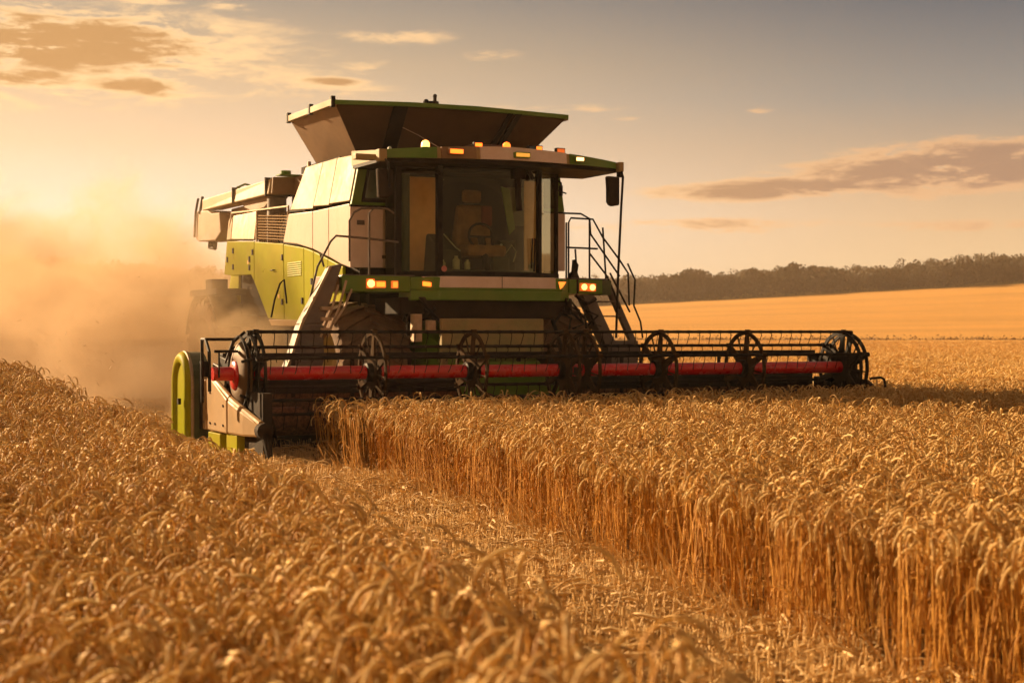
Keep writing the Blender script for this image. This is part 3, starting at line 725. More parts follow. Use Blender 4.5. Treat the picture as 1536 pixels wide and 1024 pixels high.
# --- body front beside the cab: pale lower panels, windowed upper corners
for sx in (-1, 1):
    def q_(x): return x if sx < 0 else 2 * XC - x
    mb = MB(); mb.box((q_(-2.305), 3.04, 2.66), (q_(-1.60), 3.10, 3.57)); f = mb.build('front_panel', pale_lifted, root, .012)
    mb = MB(); mb.hexa([(q_(-2.29), 3.03, 3.60), (q_(-1.58), 3.03, 3.60), (q_(-1.58), 3.1, 3.60), (q_(-2.29), 3.1, 3.60), (q_(-2.16), 2.98, 4.34), (q_(-1.58), 2.98, 4.34), (q_(-1.58), 3.1, 4.36), (q_(-2.16), 3.1, 4.36)])
    cf = mb.build('corner_frame', green, root, .012)
    mb = MB(); mb.hexa([(q_(-2.14), 3.005, 3.64), (q_(-1.62), 3.005, 3.64), (q_(-1.62), 3.03, 3.64), (q_(-2.14), 3.03, 3.64), (q_(-2.04), 2.965, 4.24), (q_(-1.62), 2.965, 4.24), (q_(-1.62), 3.03, 4.24), (q_(-2.04), 3.03, 4.24)])
    mb.build('rubber_seal', black, cf, .02)
    mb = MB(); mb.hexa([(q_(-2.09), 2.995, 3.70), (q_(-1.66), 2.995, 3.70), (q_(-1.66), 3.02, 3.70), (q_(-2.09), 3.02, 3.70), (q_(-2.01), 2.955, 4.19), (q_(-1.66), 2.955, 4.19), (q_(-1.66), 3.0, 4.19), (q_(-2.01), 3.0, 4.19)])
    mb.build('window', mat('corner_window_glass', (0.075, 0.115, 0.085), 0.12, var=.3, nscale=2.5, coat=.6), cf, .015)
    mb = MB(); mb.box((q_(-2.3), 3.05, 3.572), (q_(-1.58), 3.09, 3.598)); mb.box((q_(-1.60), 2.98, 2.5), (q_(-1.55), 3.1, 3.6)); build_split(mb, 'black_seam', black, root)

# --- grain tank extension
rim = [(-2.20, 4.05, 5.27), (1.85, 4.05, 5.27), (1.90, 6.25, 5.27), (-2.24, 6.25, 5.27)]
bas = [(-1.62, 4.55, 4.46), (1.15, 4.55, 4.46), (1.15, 5.95, 4.46), (-1.68, 6.35, 4.46)]
mid = lambda a, b_, t: tuple(a[i] + (b_[i] - a[i]) * t for i in range(3))
tk = MB()
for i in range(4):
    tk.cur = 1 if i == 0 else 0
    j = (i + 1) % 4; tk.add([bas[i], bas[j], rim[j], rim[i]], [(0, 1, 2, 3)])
o = tk.build('grain_tank_extension', [tank, tank_shade], root)
md = o.modifiers.new('t', 'SOLIDIFY'); md.thickness = .03; md.offset = 0
tko = o
mb = MB(); pk = [(-2.21, 4.03, 5.30), (-.9, 3.99, 5.33), (.2, 3.98, 5.33), (1.86, 4.03, 5.29)]
for a, b_ in zip(pk, pk[1:]):
    mb.hexa([(a[0], a[1] - .02, a[2] - .07), (b_[0], b_[1] - .02, b_[2] - .07), (b_[0], b_[1] + .06, b_[2] - .07), (a[0], a[1] + .06, a[2] - .07),
             (a[0], a[1] - .02, a[2]), (b_[0], b_[1] - .02, b_[2]), (b_[0], b_[1] + .06, b_[2]), (a[0], a[1] + .06, a[2])])
mb.build('front_rim', green, tko, .006)
mb = MB(); mb.hexa([(-2.27, 4.03, 5.21), (-2.18, 4.03, 5.21), (-2.20, 6.3, 5.21), (-2.29, 6.3, 5.21), (-2.27, 4.03, 5.31), (-2.18, 4.03, 5.31), (-2.20, 6.3, 5.31), (-2.29, 6.3, 5.31)])
mb.hexa([(1.84, 4.1, 5.21), (1.90, 4.1, 5.21), (1.95, 6.3, 5.21), (1.88, 6.3, 5.21), (1.84, 4.1, 5.29), (1.90, 4.1, 5.29), (1.95, 6.3, 5.29), (1.88, 6.3, 5.29)]); mb.box((-2.26, 6.25, 5.21), (1.92, 6.31, 5.29))
mb.build('side_rim', cream, tko, .006)
mb = MB()
for (x, y_) in ((-2.24, 4.06), (-2.26, 5.1), (-2.27, 6.25)): mb.box((x - .03, y_ - .04, 5.19), (x + .04, y_ + .04, 5.36))
build_split(mb, 'rim_clamp', black, tko, .005)
def on_front(x, t): # point on the sloping front sheet
    return (x, 4.05 + .5 * t - .03, 5.27 - .81 * t)
mb = MB()
for (xa, xb, w) in ((-1.12, -1.18, .12), (0.95, .62, .05), (.80, .50, .04)):
    a, b_ = on_front(xa, .02), on_front(xb, 1.0)
    mb.add([(a[0] - w, a[1], a[2]), (a[0] + w, a[1], a[2]), (b_[0] + w, b_[1], b_[2]), (b_[0] - w, b_[1], b_[2]),
            (a[0] - w, a[1] - .05, a[2]), (a[0] + w, a[1] - .05, a[2]), (b_[0] + w, b_[1] - .05, b_[2]), (b_[0] - w, b_[1] - .05, b_[2])],
           [(0, 1, 2, 3), (4, 7, 6, 5), (0, 4, 5, 1), (1, 5, 6, 2), (2, 6, 7, 3), (3, 7, 4, 0)])
build_split(mb, 'tank_strap', black, tko, .006)
mb = MB(); mb.tube([(-.55, 4.05, 5.33), (-.55, 4.05, 5.37)], .09, 10); mb.tube([(-.52, 4.05, 5.35), (-.52, 4.05, 5.45)], .03, 8); mb.ball((-.52, 4.05, 5.46), .035); mb.ball((-.66, 4.08, 5.36), .05)
build_split(mb, 'level_sensor', black, tko)
mb = MB(); mb.tube([(-1.72, 4.5, 4.45), (-1.2, 4.46, 4.46), (-1.72, 4.5, 4.46)], .03); mb.box((-2.0, 4.4, 4.36), (1.0, 6.4, 4.47)); mb.box((-2.12, 3.0, 4.33), (1.12, 5.6, 4.40)); mb.build('tank_deck', dark, root, .01)
mb = MB(); mb.tube([(-1.05, 4.25, 4.98), (-.86, 3.9, 4.8), (-.72, 3.2, 4.5)], .008, 5); mb.tube([(XL + .15, 5.5, 4.40), (XL + .15, 5.5, 4.48)], .03, 6); build_split(mb, 'cable', bright, root)

# --- cab
mb = MB(); prof = [(-1.80, 3.05), (-1.76, 2.45), (-1.27, 2.05), (-.45, 1.92), (.36, 2.05), (.85, 2.45), (.90, 3.05)]
mb.prism(prof, 'z', 2.42, 2.53); mb.build('cab_floor', black, root, .01)
mb = MB(); mb.prism([(x * .99, y_ + .02) for x, y_ in prof], 'z', 4.12, 4.18); mb.build('cab_header', black, root)
gl = [(-1.74, 2.47), (-1.27, 2.09), (-.45, 1.96), (.36, 2.09), (.83, 2.47)]
def pane(i, m, name):
    (xa, ya), (xb, yb) = gl[i], gl[i + 1]
    mb = MB(); n = 1
    mb.add([(xa, ya, 2.55), (xb, yb, 2.55), (xb, yb, 4.12), (xa, ya, 4.12)], [(0, 1, 2, 3)]); return mb.build(name, m, root)
pane(0, glass_s, 'side_pane'); pane(3, glass_s, 'side_pane')
mb = MB(); W_ = []
for k in range(9):
    t = k / 8; x = -1.25 + 1.59 * t; yy = 2.09 - .14 * math.sin(PI * t); W_ += [(x, yy, 2.55), (x, yy - .03, 4.12)]
mb.add(W_, [(2 * i, 2 * i + 2, 2 * i + 3, 2 * i + 1) for i in range(8)]); ws = mb.build('windscreen', glass, root, smooth=True)
for x in (XL + .02,):
    pass
mb = MB(); mb.add([(-1.79, 3.03, 2.55), (-1.75, 2.48, 2.55), (-1.75, 2.48, 4.12), (-1.79, 3.03, 4.12)], [(0, 1, 2, 3)]); mb.build('door_glass', glass_s, root)
mb = MB(); mb.add([(.89, 3.03, 2.55), (.84, 2.48, 2.55), (.84, 2.48, 4.12), (.89, 3.03, 4.12)], [(0, 1, 2, 3)]); mb.build('door_glass', glass_s, root)
for (x, y_, w) in ((-1.77, 2.45, .045), (-1.27, 2.06, .045), (.36, 2.06, .03), (.85, 2.46, .02)):
    MB().box((x - w, y_ - .05, 2.5), (x + w, y_ + .05, 4.16)).build('cab_pillar', black, root, .012)
mb = MB(); mb.box((-1.80, 2.40, 2.50), (-1.22, 2.44, 2.56))
mb.prism([(-1.8, 2.42), (-1.27, 2.02), (-.45, 1.88), (.36, 2.02), (.88, 2.42), (.88, 2.46), (.36, 2.07), (-.45, 1.95), (-1.27, 2.07), (-1.8, 2.46)], 'z', 2.51, 2.585); build_split(mb, 'screen_sill', black, root)
# interior
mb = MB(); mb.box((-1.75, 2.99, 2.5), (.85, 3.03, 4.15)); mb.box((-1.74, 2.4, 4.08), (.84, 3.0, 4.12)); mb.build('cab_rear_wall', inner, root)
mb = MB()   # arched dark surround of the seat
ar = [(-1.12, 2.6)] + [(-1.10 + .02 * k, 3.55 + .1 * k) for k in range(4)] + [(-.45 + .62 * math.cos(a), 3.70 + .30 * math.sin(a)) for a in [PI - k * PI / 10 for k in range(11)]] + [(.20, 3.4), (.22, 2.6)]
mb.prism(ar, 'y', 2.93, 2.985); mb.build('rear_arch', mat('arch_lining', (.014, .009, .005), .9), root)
mb = MB(); mb.box((-1.44, 2.86, 2.62), (-.96, 2.88, 4.04)); mb.build('pane_sky_panel', pane_sky_panel, root); mb = MB(); mb.box((.47, 2.80, 2.62), (.80, 2.82, 4.04)); mb.build('pane_sky_panel', pane_sky_panel, root)  # added tan panels, imitating sky seen in the side panes
mb = MB(); mb.tube([(-1.61, 2.62, 2.6), (-1.61, 2.62, 4.05)], .09, 12); mb.build('duct_column', mat('duct', (.05, .09, .045), .5), root, smooth=True)
mb = MB(); mb.prism([(.12, 3.95), (.26, 3.92), (.36, 3.3), (.26, 3.2)], 'y', 2.90, 2.92); mb.build('window_reflection_strip', mat('pale_green_reflection', (.25, .42, .12), .5), root)  # painted reflection of the rear window, a pale green strip
mb = MB(); mb.hexa([(-.75, 2.62, 2.95), (-.15, 2.62, 2.95), (-.15, 2.92, 2.95), (-.75, 2.92, 2.95), (-.72, 2.66, 3.62), (-.18, 2.66, 3.62), (-.22, 2.84, 3.64), (-.68, 2.84, 3.64)]); mb.box((-.78, 2.15, 2.82), (-.12, 2.8, 3.0))
so = mb.build('seat', seatm, root, .06)
for pts in ([(.25, 3.95), (.80, 3.95), (.80, 3.35), (.38, 3.35)], [(-1.12, 4.02), (-.80, 4.03), (-1.0, 3.92), (-1.12, 3.8)]):
    MB().prism(pts, 'y', 2.975, 2.985).build('rear_window', mat('rear_glass', (.16, .20, .10), .3), root)
MB().box((-.62, 2.68, 3.66), (-.3, 2.78, 3.86)).build('headrest', seatm, so, .05)
MB().box((-.34, 2.6, 3.3), (-.16, 2.66, 3.62)).build('cushion', redm, so, .03)
mb = MB(); ring = [(-.5 + .21 * math.cos(a), 2.25 + .06 * math.sin(a), 3.12 + .2 * math.sin(a)) for a in [k * PI / 10 for k in range(21)]]; mb.tube(ring, .02, 6, False)
mb.tube([(-.5, 2.28, 3.12), (-.45, 2.15, 2.6)], .06, 8); mb.tube([(-.7, 2.25, 3.12), (-.3, 2.25, 3.12)], .018, 6); mb.build('steering_wheel', black, root, smooth=True)
mb = MB(); mb.hexa([(-1.2, 2.3, 2.55), (-.75, 2.3, 2.55), (-.75, 2.9, 2.55), (-1.2, 2.9, 2.55), (-1.15, 2.35, 2.95), (-.8, 2.35, 2.9), (-.8, 2.9, 3.2), (-1.15, 2.9, 3.2)])
mb.box((-1.15, 2.1, 2.54), (.3, 2.25, 2.62)); mb.box((-.35, 2.2, 2.55), (-.05, 2.4, 2.85)); mb.box((-.05, 2.6, 2.55), (.25, 2.9, 3.1)); build_split(mb, 'console', dash, root, .03)
mb = MB()
for (x, y_, z, r_, h) in ((-.96, 2.15, 2.62, .055, .20), (-.78, 2.15, 2.62, .045, .15), (-1.19, 2.12, 2.6, .045, .16), (.28, 2.14, 2.6, .05, .15)): mb.lathe((x, y_, z), [(0, 0), (0, r_), (h * .7, r_), (h * .85, r_ * .5), (h, r_ * .5), (h, 0)], 10, 'z')
build_split(mb, 'drink_bottle', bottle, root, smooth=True)
mb = MB(); mb.tube([(-1.1, 2.3, 3.15), (-.9, 2.3, 2.95), (-.85, 2.25, 2.9)], .012, 5); mb.tube([(-.15, 2.2, 2.85), (-.05, 2.15, 3.0), (.05, 2.2, 2.9), (.0, 2.2, 2.75)], .01, 5); mb.ball((-.3, 2.2, 2.95), .03); mb.ball((-.2, 2.2, 3.0), .022); build_split(mb, 'control_lever', bottle, root)
mb = MB(); mb.tube([(-.02, 1.95, 4.1), (-.05, 1.93, 3.75), (-.03, 1.92, 3.5)], .045, 6); mb.tube([(.27, 2.03, 2.6), (.27, 2.0, 3.1)], .015, 5); mb.tube([(.22, 2.02, 2.65), (.22, 1.99, 3.1)], .012, 5); mb.box((-.12, 1.9, 3.98), (.06, 2.05, 4.14)); mb.tube([(-1.35, 2.0, 4.06), (-1.28, 1.98, 4.0)], .03, 6); mb.tube([(.15, 1.98, 4.1), (.22, 1.96, 3.98)], .035, 6)
build_split(mb, 'wiper', black, root)
MB().tube([(-1.22, 1.99, 2.62), (-1.22, 1.985, 2.62)], .045, 12).build('round_sticker', mat('pink_sticker', (.5, .15, .12), .5), root)

# --- cab roof with visor
top = []
def roof_line(n=24):
    out = []
    for k in range(n + 1):
        t = k / n; x = -2.28 + 3.87 * t
        u = (x + .36) / 1.93
        yy = 1.45 + .32 * abs(u) ** 2.2; zt = 4.385 - .10 * abs(u) ** 1.5 - .012 * u; zb = 4.20 - .02 * abs(u)
        out.append((x, yy, zt, zb))
    return out
rl = roof_line()
mb = MB()
for (a, b_) in zip(rl, rl[1:]):
    mb.hexa([(a[0], a[1] + .02, a[3]), (b_[0], b_[1] + .02, b_[3]), (b_[0], 3.05, 4.18), (a[0], 3.05, 4.18), (a[0], a[1] + .05, a[2]), (b_[0], b_[1] + .05, b_[2]), (b_[0], 3.05, 4.40), (a[0], 3.05, 4.40)])
ro = mb.build('cab_roof', cream, root)
def fascia(x0, x1, m, name, off=.0, zt=0, zb=0):
    mb = MB(); seg = [r_ for r_ in roof_line(60) if x0 - .001 <= r_[0] <= x1 + .03]
    for a, b_ in zip(seg, seg[1:]):
        mb.hexa([(a[0], a[1] - off, a[3] + zb), (b_[0], b_[1] - off, b_[3] + zb), (b_[0], b_[1] + .06, b_[3] + zb), (a[0], a[1] + .06, a[3] + zb), (a[0], a[1] + .02 - off, a[2] + zt + .003), (b_[0], b_[1] + .02 - off, b_[2] + zt + .003), (b_[0], b_[1] + .1, b_[2] + zt + .003), (a[0], a[1] + .1, a[2] + zt + .003)])
    return mb.build(name, m, ro)
fascia(-2.28, -1.50, green, 'roof_fascia'); fascia(-1.46, -.93, tank, 'roof_fascia'); fascia(-.9, .55, pale_lifted, 'roof_fascia'); fascia(.58, 1.56, green, 'roof_fascia')
mb = MB()
for a, b_ in zip(rl, rl[1:]): mb.hexa([(a[0], a[1] + .06, 4.13), (b_[0], b_[1] + .06, 4.13), (b_[0], 3.0, 4.13), (a[0], 3.0, 4.13), (a[0], a[1] + .04, a[3] - .002), (b_[0], b_[1] + .04, b_[3] - .002), (b_[0], 3.0, 4.178), (a[0], 3.0, 4.178)])
mb.build('visor_underside', black, ro)
mb = MB(); mb.box((-2.34, 1.70, 4.13), (-2.22, 1.84, 4.30)); mb.box((-2.62, 1.9, 4.16), (-2.3, 2.05, 4.24)); mb.box((1.55, 1.7, 4.13), (1.63, 1.84, 4.28)); build_split(mb, 'visor_end_bracket', cream, ro, .01)
mb = MB(); mb.tube([(-.95, 1.9, 4.40), (-.8, 1.9, 4.45), (-.2, 1.9, 4.45), (-.05, 1.9, 4.40)], .015, 6); mb.box((-.7, 1.8, 4.385), (-.2, 2.2, 4.43)); mb.build('roof_rail', steel, ro)

# --- lamps
def lampbox(name, c0, w, h, lens, d=.05, par=root, hous=black, rnd=False):
    x, y_, z = c0
    mb = MB(); mb.box((x - w / 2 - .015, y_ - d * .5, z - h / 2 - .015), (x + w / 2 + .015, y_ + d, z + h / 2 + .015)); o = mb.build(name, hous, par, .008)
    mb = MB()
    if rnd: mb.lathe((x, y_ - d * .5, z), [(-.03, 0), (-.028, h * .35), (-.01, h * .5), (.0, h * .52)], 16, 'y')
    else: mb.box((x - w / 2, y_ - d * .5 - .012, z - h / 2), (x + w / 2, y_ - d * .5 + .01, z + h / 2))
    mb.build('lens', lens, o, 0 if rnd else .006, smooth=rnd); return o
def beacon(c0, r_, h, lens):
    x, y_, z = c0
    mb = MB(); mb.lathe((x, y_, z), [(-.05, 0), (-.05, r_ * 1.15), (0, r_ * 1.15), (.0, 0)], 14, 'z'); o = mb.build('beacon', black, root, smooth=True)
    mb = MB(); mb.lathe((x, y_, z), [(0, r_), (h * .6, r_ * .95), (h * .88, r_ * .6), (h, 0)], 14, 'z'); mb.build('lens', lens, o, smooth=True)
beacon((-1.64, 1.68, 4.35), .062, .105, amber_hot); beacon((-.38, 1.62, 4.39), .058, .09, amber_on)
lampbox('marker_lamp', (-.84, 1.62, 4.415), .11, .05, amber_on, par=root); lampbox('marker_lamp', (.02, 1.62, 4.40), .08, .06, bluel, par=root); lampbox('marker_lamp', (.14, 1.62, 4.40), .09, .07, amber_dim, par=root)
lampbox('marker_lamp', (.52, 1.66, 4.385), .12, .075, orange_box, par=root)
beacon((-2.12, 1.86, 4.30), .03, .06, bottle)
lampbox('roof_work_lamp', (-1.25, 1.47, 4.285), .20, .06, amber_on, par=root, hous=tank); lampbox('roof_work_lamp', (-.22, 1.42, 4.275), .22, .055, mat('yellow_lens', (.4, .3, .05), .4, emit=(1, .4, .05, .35)), par=root, hous=green)
lampbox('roof_work_lamp', (.76, 1.50, 4.265), .12, .05, mat('soft_lit_lens', (.9, .5, .3), .4, emit=(1, .38, .12, 2.6)), par=root, hous=green)

# --- platform / front beam
mb = MB(); mb.box((-2.83, 1.92, 2.27), (-1.78, 3.0, 2.50)); bl = mb.build('platform_beam', green, root, .012)
mb = MB(); mb.box((.80, 1.92, 2.27), (1.38, 3.0, 2.49)); br = mb.build('platform_beam', green, root, .012)
MB().box((1.39, 1.95, 2.26), (1.55, 2.4, 2.485)).build('end_cap', darkgreen, br, .01)
MB().box((-3.05, 1.98, 2.27), (-2.84, 2.5, 2.49)).build('end_cap', tank, bl, .01)
mb = MB(); mb.prism([(-1.78, 1.90), (-1.45, 1.62), (-.45, 1.55), (.52, 1.62), (.79, 1.90), (.79, 2.4), (-1.78, 2.4)], 'z', 2.15, 2.30)
mb.prism([(-1.78, 1.92), (-1.50, 1.66), (-.45, 1.60), (.56, 1.66), (.79, 1.92), (.79, 2.4), (-1.78, 2.4)], 'z', 2.30, 2.49); fb = mb.build('front_bumper', green, root, .015)
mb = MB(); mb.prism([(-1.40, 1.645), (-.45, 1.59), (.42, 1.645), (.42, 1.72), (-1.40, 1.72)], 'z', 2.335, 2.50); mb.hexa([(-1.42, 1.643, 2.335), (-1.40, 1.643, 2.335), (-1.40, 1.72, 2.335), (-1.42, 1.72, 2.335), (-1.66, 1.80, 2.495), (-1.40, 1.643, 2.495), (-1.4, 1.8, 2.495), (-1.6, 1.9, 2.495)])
mb.hexa([(.42, 1.643, 2.335), (.44, 1.643, 2.335), (.44, 1.72, 2.335), (.42, 1.72, 2.335), (.42, 1.643, 2.495), (.70, 1.80, 2.495), (.66, 1.9, 2.495), (.42, 1.8, 2.495)]); mb.build('pale_insert', pale_lifted, fb, .006)
mb = MB(); mb.box((-.47, 1.585, 2.33), (-.462, 1.60, 2.50)); mb.box((.93, 1.912, 2.27), (.96, 1.93, 2.49)); build_split(mb, 'seam', black, fb)
lampbox('front_lamp', (-2.40, 1.90, 2.385), .09, .11, amber_hot, rnd=True, hous=orange_box); lampbox('front_lamp', (-2.25, 1.90, 2.375), .13, .07, amber_on, hous=orange_box)
lampbox('front_lamp', (-2.03, 1.90, 2.375), .07, .08, amber_dim, hous=orange_box)
lampbox('front_lamp', (1.04, 1.90, 2.375), .09, .09, amber_hot, rnd=True, hous=orange_box); lampbox('front_lamp', (1.18, 1.90, 2.37), .10, .09, amber_hot, rnd=True, hous=orange_box)
mb = MB(); mb.prism([(-1.66, 2.36), (-1.46, 2.34), (-1.50, 2.40), (-1.66, 2.42)], 'y', 1.70, 1.74); mb.build('corner_lamp', amber_on, fb); mb = MB(); mb.prism([(.49, 2.44), (.62, 2.44), (.56, 2.36), (.52, 2.33)], 'y', 1.655, 1.70); mb.build('corner_lamp', amber_dim, fb)
mb = MB(); mb.box((-2.8, 1.95, 2.5), (-1.7, 3.0, 2.515)); mb.box((.8, 1.95, 2.5), (1.5, 3.0, 2.51)); build_split(mb, 'walkway', steel, root)
# underside clutter and feeder house
mb = MB(); mb.prism([(-1.7, 2.2), (.72, 2.2), (.5, 1.88), (-1.45, 1.88)], 'y', 1.75, 2.9); mb.box((-1.9, 2.0, 1.95), (.9, 3.1, 2.2)); mb.build('underbody', dark, root, .02)
mb = MB(); mb.hexa([(-1.42, .95, .55), (.18, .95, .55), (.1, 3.1, 1.2), (-1.35, 3.1, 1.2), (-1.42, .95, 1.25), (.18, .95, 1.25), (.1, 3.0, 1.9), (-1.35, 3.0, 1.9)]); fh = mb.build('feeder_house', green, root, .02)
mb = MB(); mb.box((-1.5, 1.40, 1.15), (.12, 1.5, 1.885)); mb.build('feeder_front_plate', mat('dusty_green', (.24, .22, .08), .6, dirt=.7, dirtcol=(.4, .27, .12)), root, .012)
mb = MB(); mb.box((-1.85, 1.6, 1.55), (-1.72, 1.75, 1.95)); mb.box((-1.68, 1.5, 1.7), (-1.55, 1.6, 1.86)); build_split(mb, 'hydraulic_block', bright, root, .01)
r2 = random.Random(3); mb = MB()
for k in range(16):
    x = r2.choice([r2.uniform(-1.95, -1.45), r2.uniform(.4, 1.1)]); z = r2.uniform(1.95, 2.2)
    mb.tube([(x, 1.75 + r2.uniform(0, .2), z), (x + r2.uniform(-.12, .12), 1.7, z - r2.uniform(.05, .15)), (x + r2.uniform(-.2, .2), 1.8, z - r2.uniform(.1, .35))], r2.uniform(.008, .022), 6)
mb.tube([(-1.7, 1.8, 2.15), (-1.5, 1.6, 1.9), (-1.35, 1.5, 1.7), (-1.3, 1.4, 1.3)], .02, 6); mb.tube([(.9, 1.9, 2.25), (1.1, 1.9, 2.12), (1.25, 1.9, 2.2)], .03, 6); mb.tube([(.3, 1.5, 1.9), (.5, 1.6, 1.5), (.6, 1.6, 1.2)], .03, 6)
build_split(mb, 'hydraulic_hose', black, root)

# --- wheels
def wheel(cx, cy, rad, wid, lugs=26):
    mb = MB(); h = wid / 2
    prof = [(-h * .55, rad * .56), (-h * .95, rad * .66), (-h, rad * .82), (-h * .93, rad * .93), (-h * .6, rad * .955), (0, rad * .965), (h * .6, rad * .955), (h * .93, rad * .93), (h, rad * .82), (h * .95, rad * .66), (h * .55, rad * .56)]
    mb.lathe((cx, cy, rad), prof, 48)
    for k in range(lugs):
        for s_ in (-1, 1):
            pts = []
            t0 = 2 * PI * (k + (.5 if s_ > 0 else 0)) / lugs
            for j, f in enumerate((0.0, .35, .7, 1.0)):
                t = t0 + f * .34; x = cx + s_ * h * f * 1.0; w = .028 / rad * 1.4
                rr = rad * (1.0 - (.035 if f == 1 else 0)); ri = rad * .93 if f < 1 else rad * .86
                for (tt, r_) in ((t - w, ri), (t + w, ri), (t + w, rr), (t - w, rr)): pts.append((x, cy + r_ * math.cos(tt), rad + r_ * math.sin(tt)))
            fs = []
            for j in range(3):
                for i in range(4): fs.append((j * 4 + i, j * 4 + (i + 1) % 4, (j + 1) * 4 + (i + 1) % 4, (j + 1) * 4 + i))
            fs += [(0, 1, 2, 3), (15, 14, 13, 12)]; mb.add(pts, fs)
    o = mb.build('wheel', tread, root, smooth=True)
    mb = MB(); s_ = 1
    mb.lathe((cx, cy, rad), [(-h * .6, rad * .57), (-h * .7, rad * .55), (-h * .35, rad * .5), (-h * .2, rad * .3), (-h * .35, rad * .22), (-h * .35, 0)], 32)
    mb.lathe((cx, cy, rad), [(h * .6, rad * .57), (h * .7, rad * .55), (h * .35, rad * .5), (h * .2, rad * .3), (h * .35, rad * .22), (h * .35, 0)], 32)
    for k in range(10):
        a = k * PI / 5; mb.ball((cx - h * .26, cy + rad * .26 * math.cos(a), rad + rad * .26 * math.sin(a)), .03, 6)
    mb.build('rim', rimm, o, smooth=True); return o
wheel(-2.08, 3.45, 1.08, 1.12); wheel(1.05, 3.45, 1.08, 1.08); wheel(-2.25, 10.75, 1.18, .75, 22); wheel(1.25, 10.75, 1.18, .75, 22)
for sx in (-1, 1):
    mb = MB(); x0, x1 = (-2.62, -1.85) if sx < 0 else (.85, 1.62)
    arc = [(10.75 + 1.34 * math.cos(a), 1.16 + 1.34 * math.sin(a)) for a in [PI * (.12 + .72 * k / 12) for k in range(13)]]
    inn = [(10.75 + 1.29 * math.cos(a), 1.16 + 1.29 * math.sin(a)) for a in [PI * (.12 + .72 * k / 12) for k in range(13)]]
    mb.prism(arc + inn[::-1], 'x', x0, x1); mb.box((x0, 9.6, 2.38), (x1, 11.6, 2.5)); mb.box((x0, 9.9, 2.5), (x0 + .3, 10.4, 2.68)); mb.build('rear_mudguard', dark, root, .01)

# --- mirrors
for (x, s_) in ((-2.25, -1), (1.46, 1)):
    mb = MB(); mb.prism([(x - .12, 4.02), (x + .12, 4.02), (x + .12, 3.66), (x + .05, 3.60), (x - .10, 3.60)] if s_ < 0 else [(x - .12, 4.06), (x + .09, 4.05), (x + .09, 3.62), (x - .03, 3.60), (x - .09, 3.63)], 'y', 1.68, 1.79)
    o = mb.build('wing_mirror', dark, root, .025)
    mb = MB(); mb.box((x - .09, 1.792, 3.66), (x + .09, 1.798, 3.98)); mb.build('mirror_glass', mirror, o)
    mb = MB()
    if s_ < 0: mb.tube([(-2.28, 1.77, 4.22), (-2.22, 1.66, 4.1), (-2.20, 1.66, 3.75)], .016, 6)
    else: mb.tube([(1.60, 1.77, 4.22), (1.59, 1.66, 4.05), (1.56, 1.66, 3.6), (1.53, 1.7, 2.6), (1.52, 1.75, 1.6)], .02, 6); mb.box((1.555, 1.72, 4.05), (1.62, 1.80, 4.18))
    build_split(mb, 'mirror_arm', black, o)
mb = MB(); mb.tube([(.93, 2.7, 4.1), (1.06, 2.7, 4.02), (1.06, 2.7, 3.95)], .015, 5); mb.box((1.03, 2.66, 3.82), (1.07, 2.72, 3.98)); mb.tube([(.93, 2.6, 3.9), (1.1, 2.6, 3.85)], .012, 5)
build_split(mb, 'small_mirror', black, root)

# --- handrails and ladders
def rail(name, lst, r_=.018, m=black):
    mb = MB()
    for p in lst: mb.tube(p, r_, 7)
    return build_split(mb, name, m, root, smooth=True)
rail('handrail', [[(-2.40, 1.95, 2.5), (-2.40, 1.95, 3.40), (-2.33, 1.95, 3.47), (-2.1, 2.0, 3.47), (-1.97, 2.1, 3.42)], [(-2.70, 1.95, 2.7), (-2.70, 1.95, 3.28), (-2.63, 1.95, 3.40), (-2.52, 1.95, 3.46), (-2.33, 1.95, 3.47)],
                  [(-3.28, 2.1, 2.0), (-3.16, 2.0, 2.62), (-2.98, 1.95, 2.98), (-2.90, 1.95, 3.06), (-2.70, 1.95, 3.05), (-2.4, 1.95, 3.03), (-1.9, 2.1, 3.0)],
                  [(-3.05, 2.05, 2.62), (-3.10, 2.05, 2.80)]], .016, steel)
rail('handrail', [[(-3.75, 2.3, 1.9), (-3.70, 2.3, 2.15), (-3.62, 2.3, 2.38), (-3.56, 2.3, 2.44), (-3.52, 2.3, 2.1)]], .014, black)
rail('handrail', [[(.86, 2.05, 2.5), (.86, 2.05, 3.36), (.90, 2.05, 3.43), (1.28, 2.05, 3.42), (1.45, 2.05, 3.15), (1.72, 2.0, 2.80), (1.84, 1.95, 2.60), (1.86, 1.95, 2.1)],
                  [(1.22, 2.05, 2.5), (1.22, 2.05, 3.42)], [(1.10, 2.6, 2.5), (1.10, 2.6, 3.40)], [(.9, 2.3, 3.52), (1.20, 2.3, 3.52), (1.30, 2.2, 3.44), (1.32, 2.2, 3.20), (1.62, 2.1, 2.75), (1.75, 2.05, 2.55)],
                  [(.84, 2.05, 2.98), (1.36, 2.05, 2.97)], [(1.22, 2.05, 2.9), (1.5, 2.0, 2.55), (1.62, 2.0, 2.3), (1.72, 2.0, 2.05)], [(1.45, 2.05, 3.30), (1.48, 2.0, 2.5)],
                  [(1.86, 2.0, 2.75), (1.99, 2.0, 2.5), (1.97, 2.0, 2.1), (2.06, 1.95, 1.85), (2.10, 1.95, 1.6)], [(1.55, 2.0, 2.6), (1.9, 2.0, 2.0)], [(1.0, 2.1, 2.96), (1.02, 2.1, 2.7), (.96, 2.1, 2.6)]], .015, black)
mb = MB(); mb.prism([(.92, 2.51), (1.08, 2.51), (1.04, 2.60), (1.06, 2.72), (1.0, 2.80), (.98, 2.62), (.93, 2.58)], 'y', 2.1, 2.2); mb.build('fire_extinguisher_bracket', black, root)
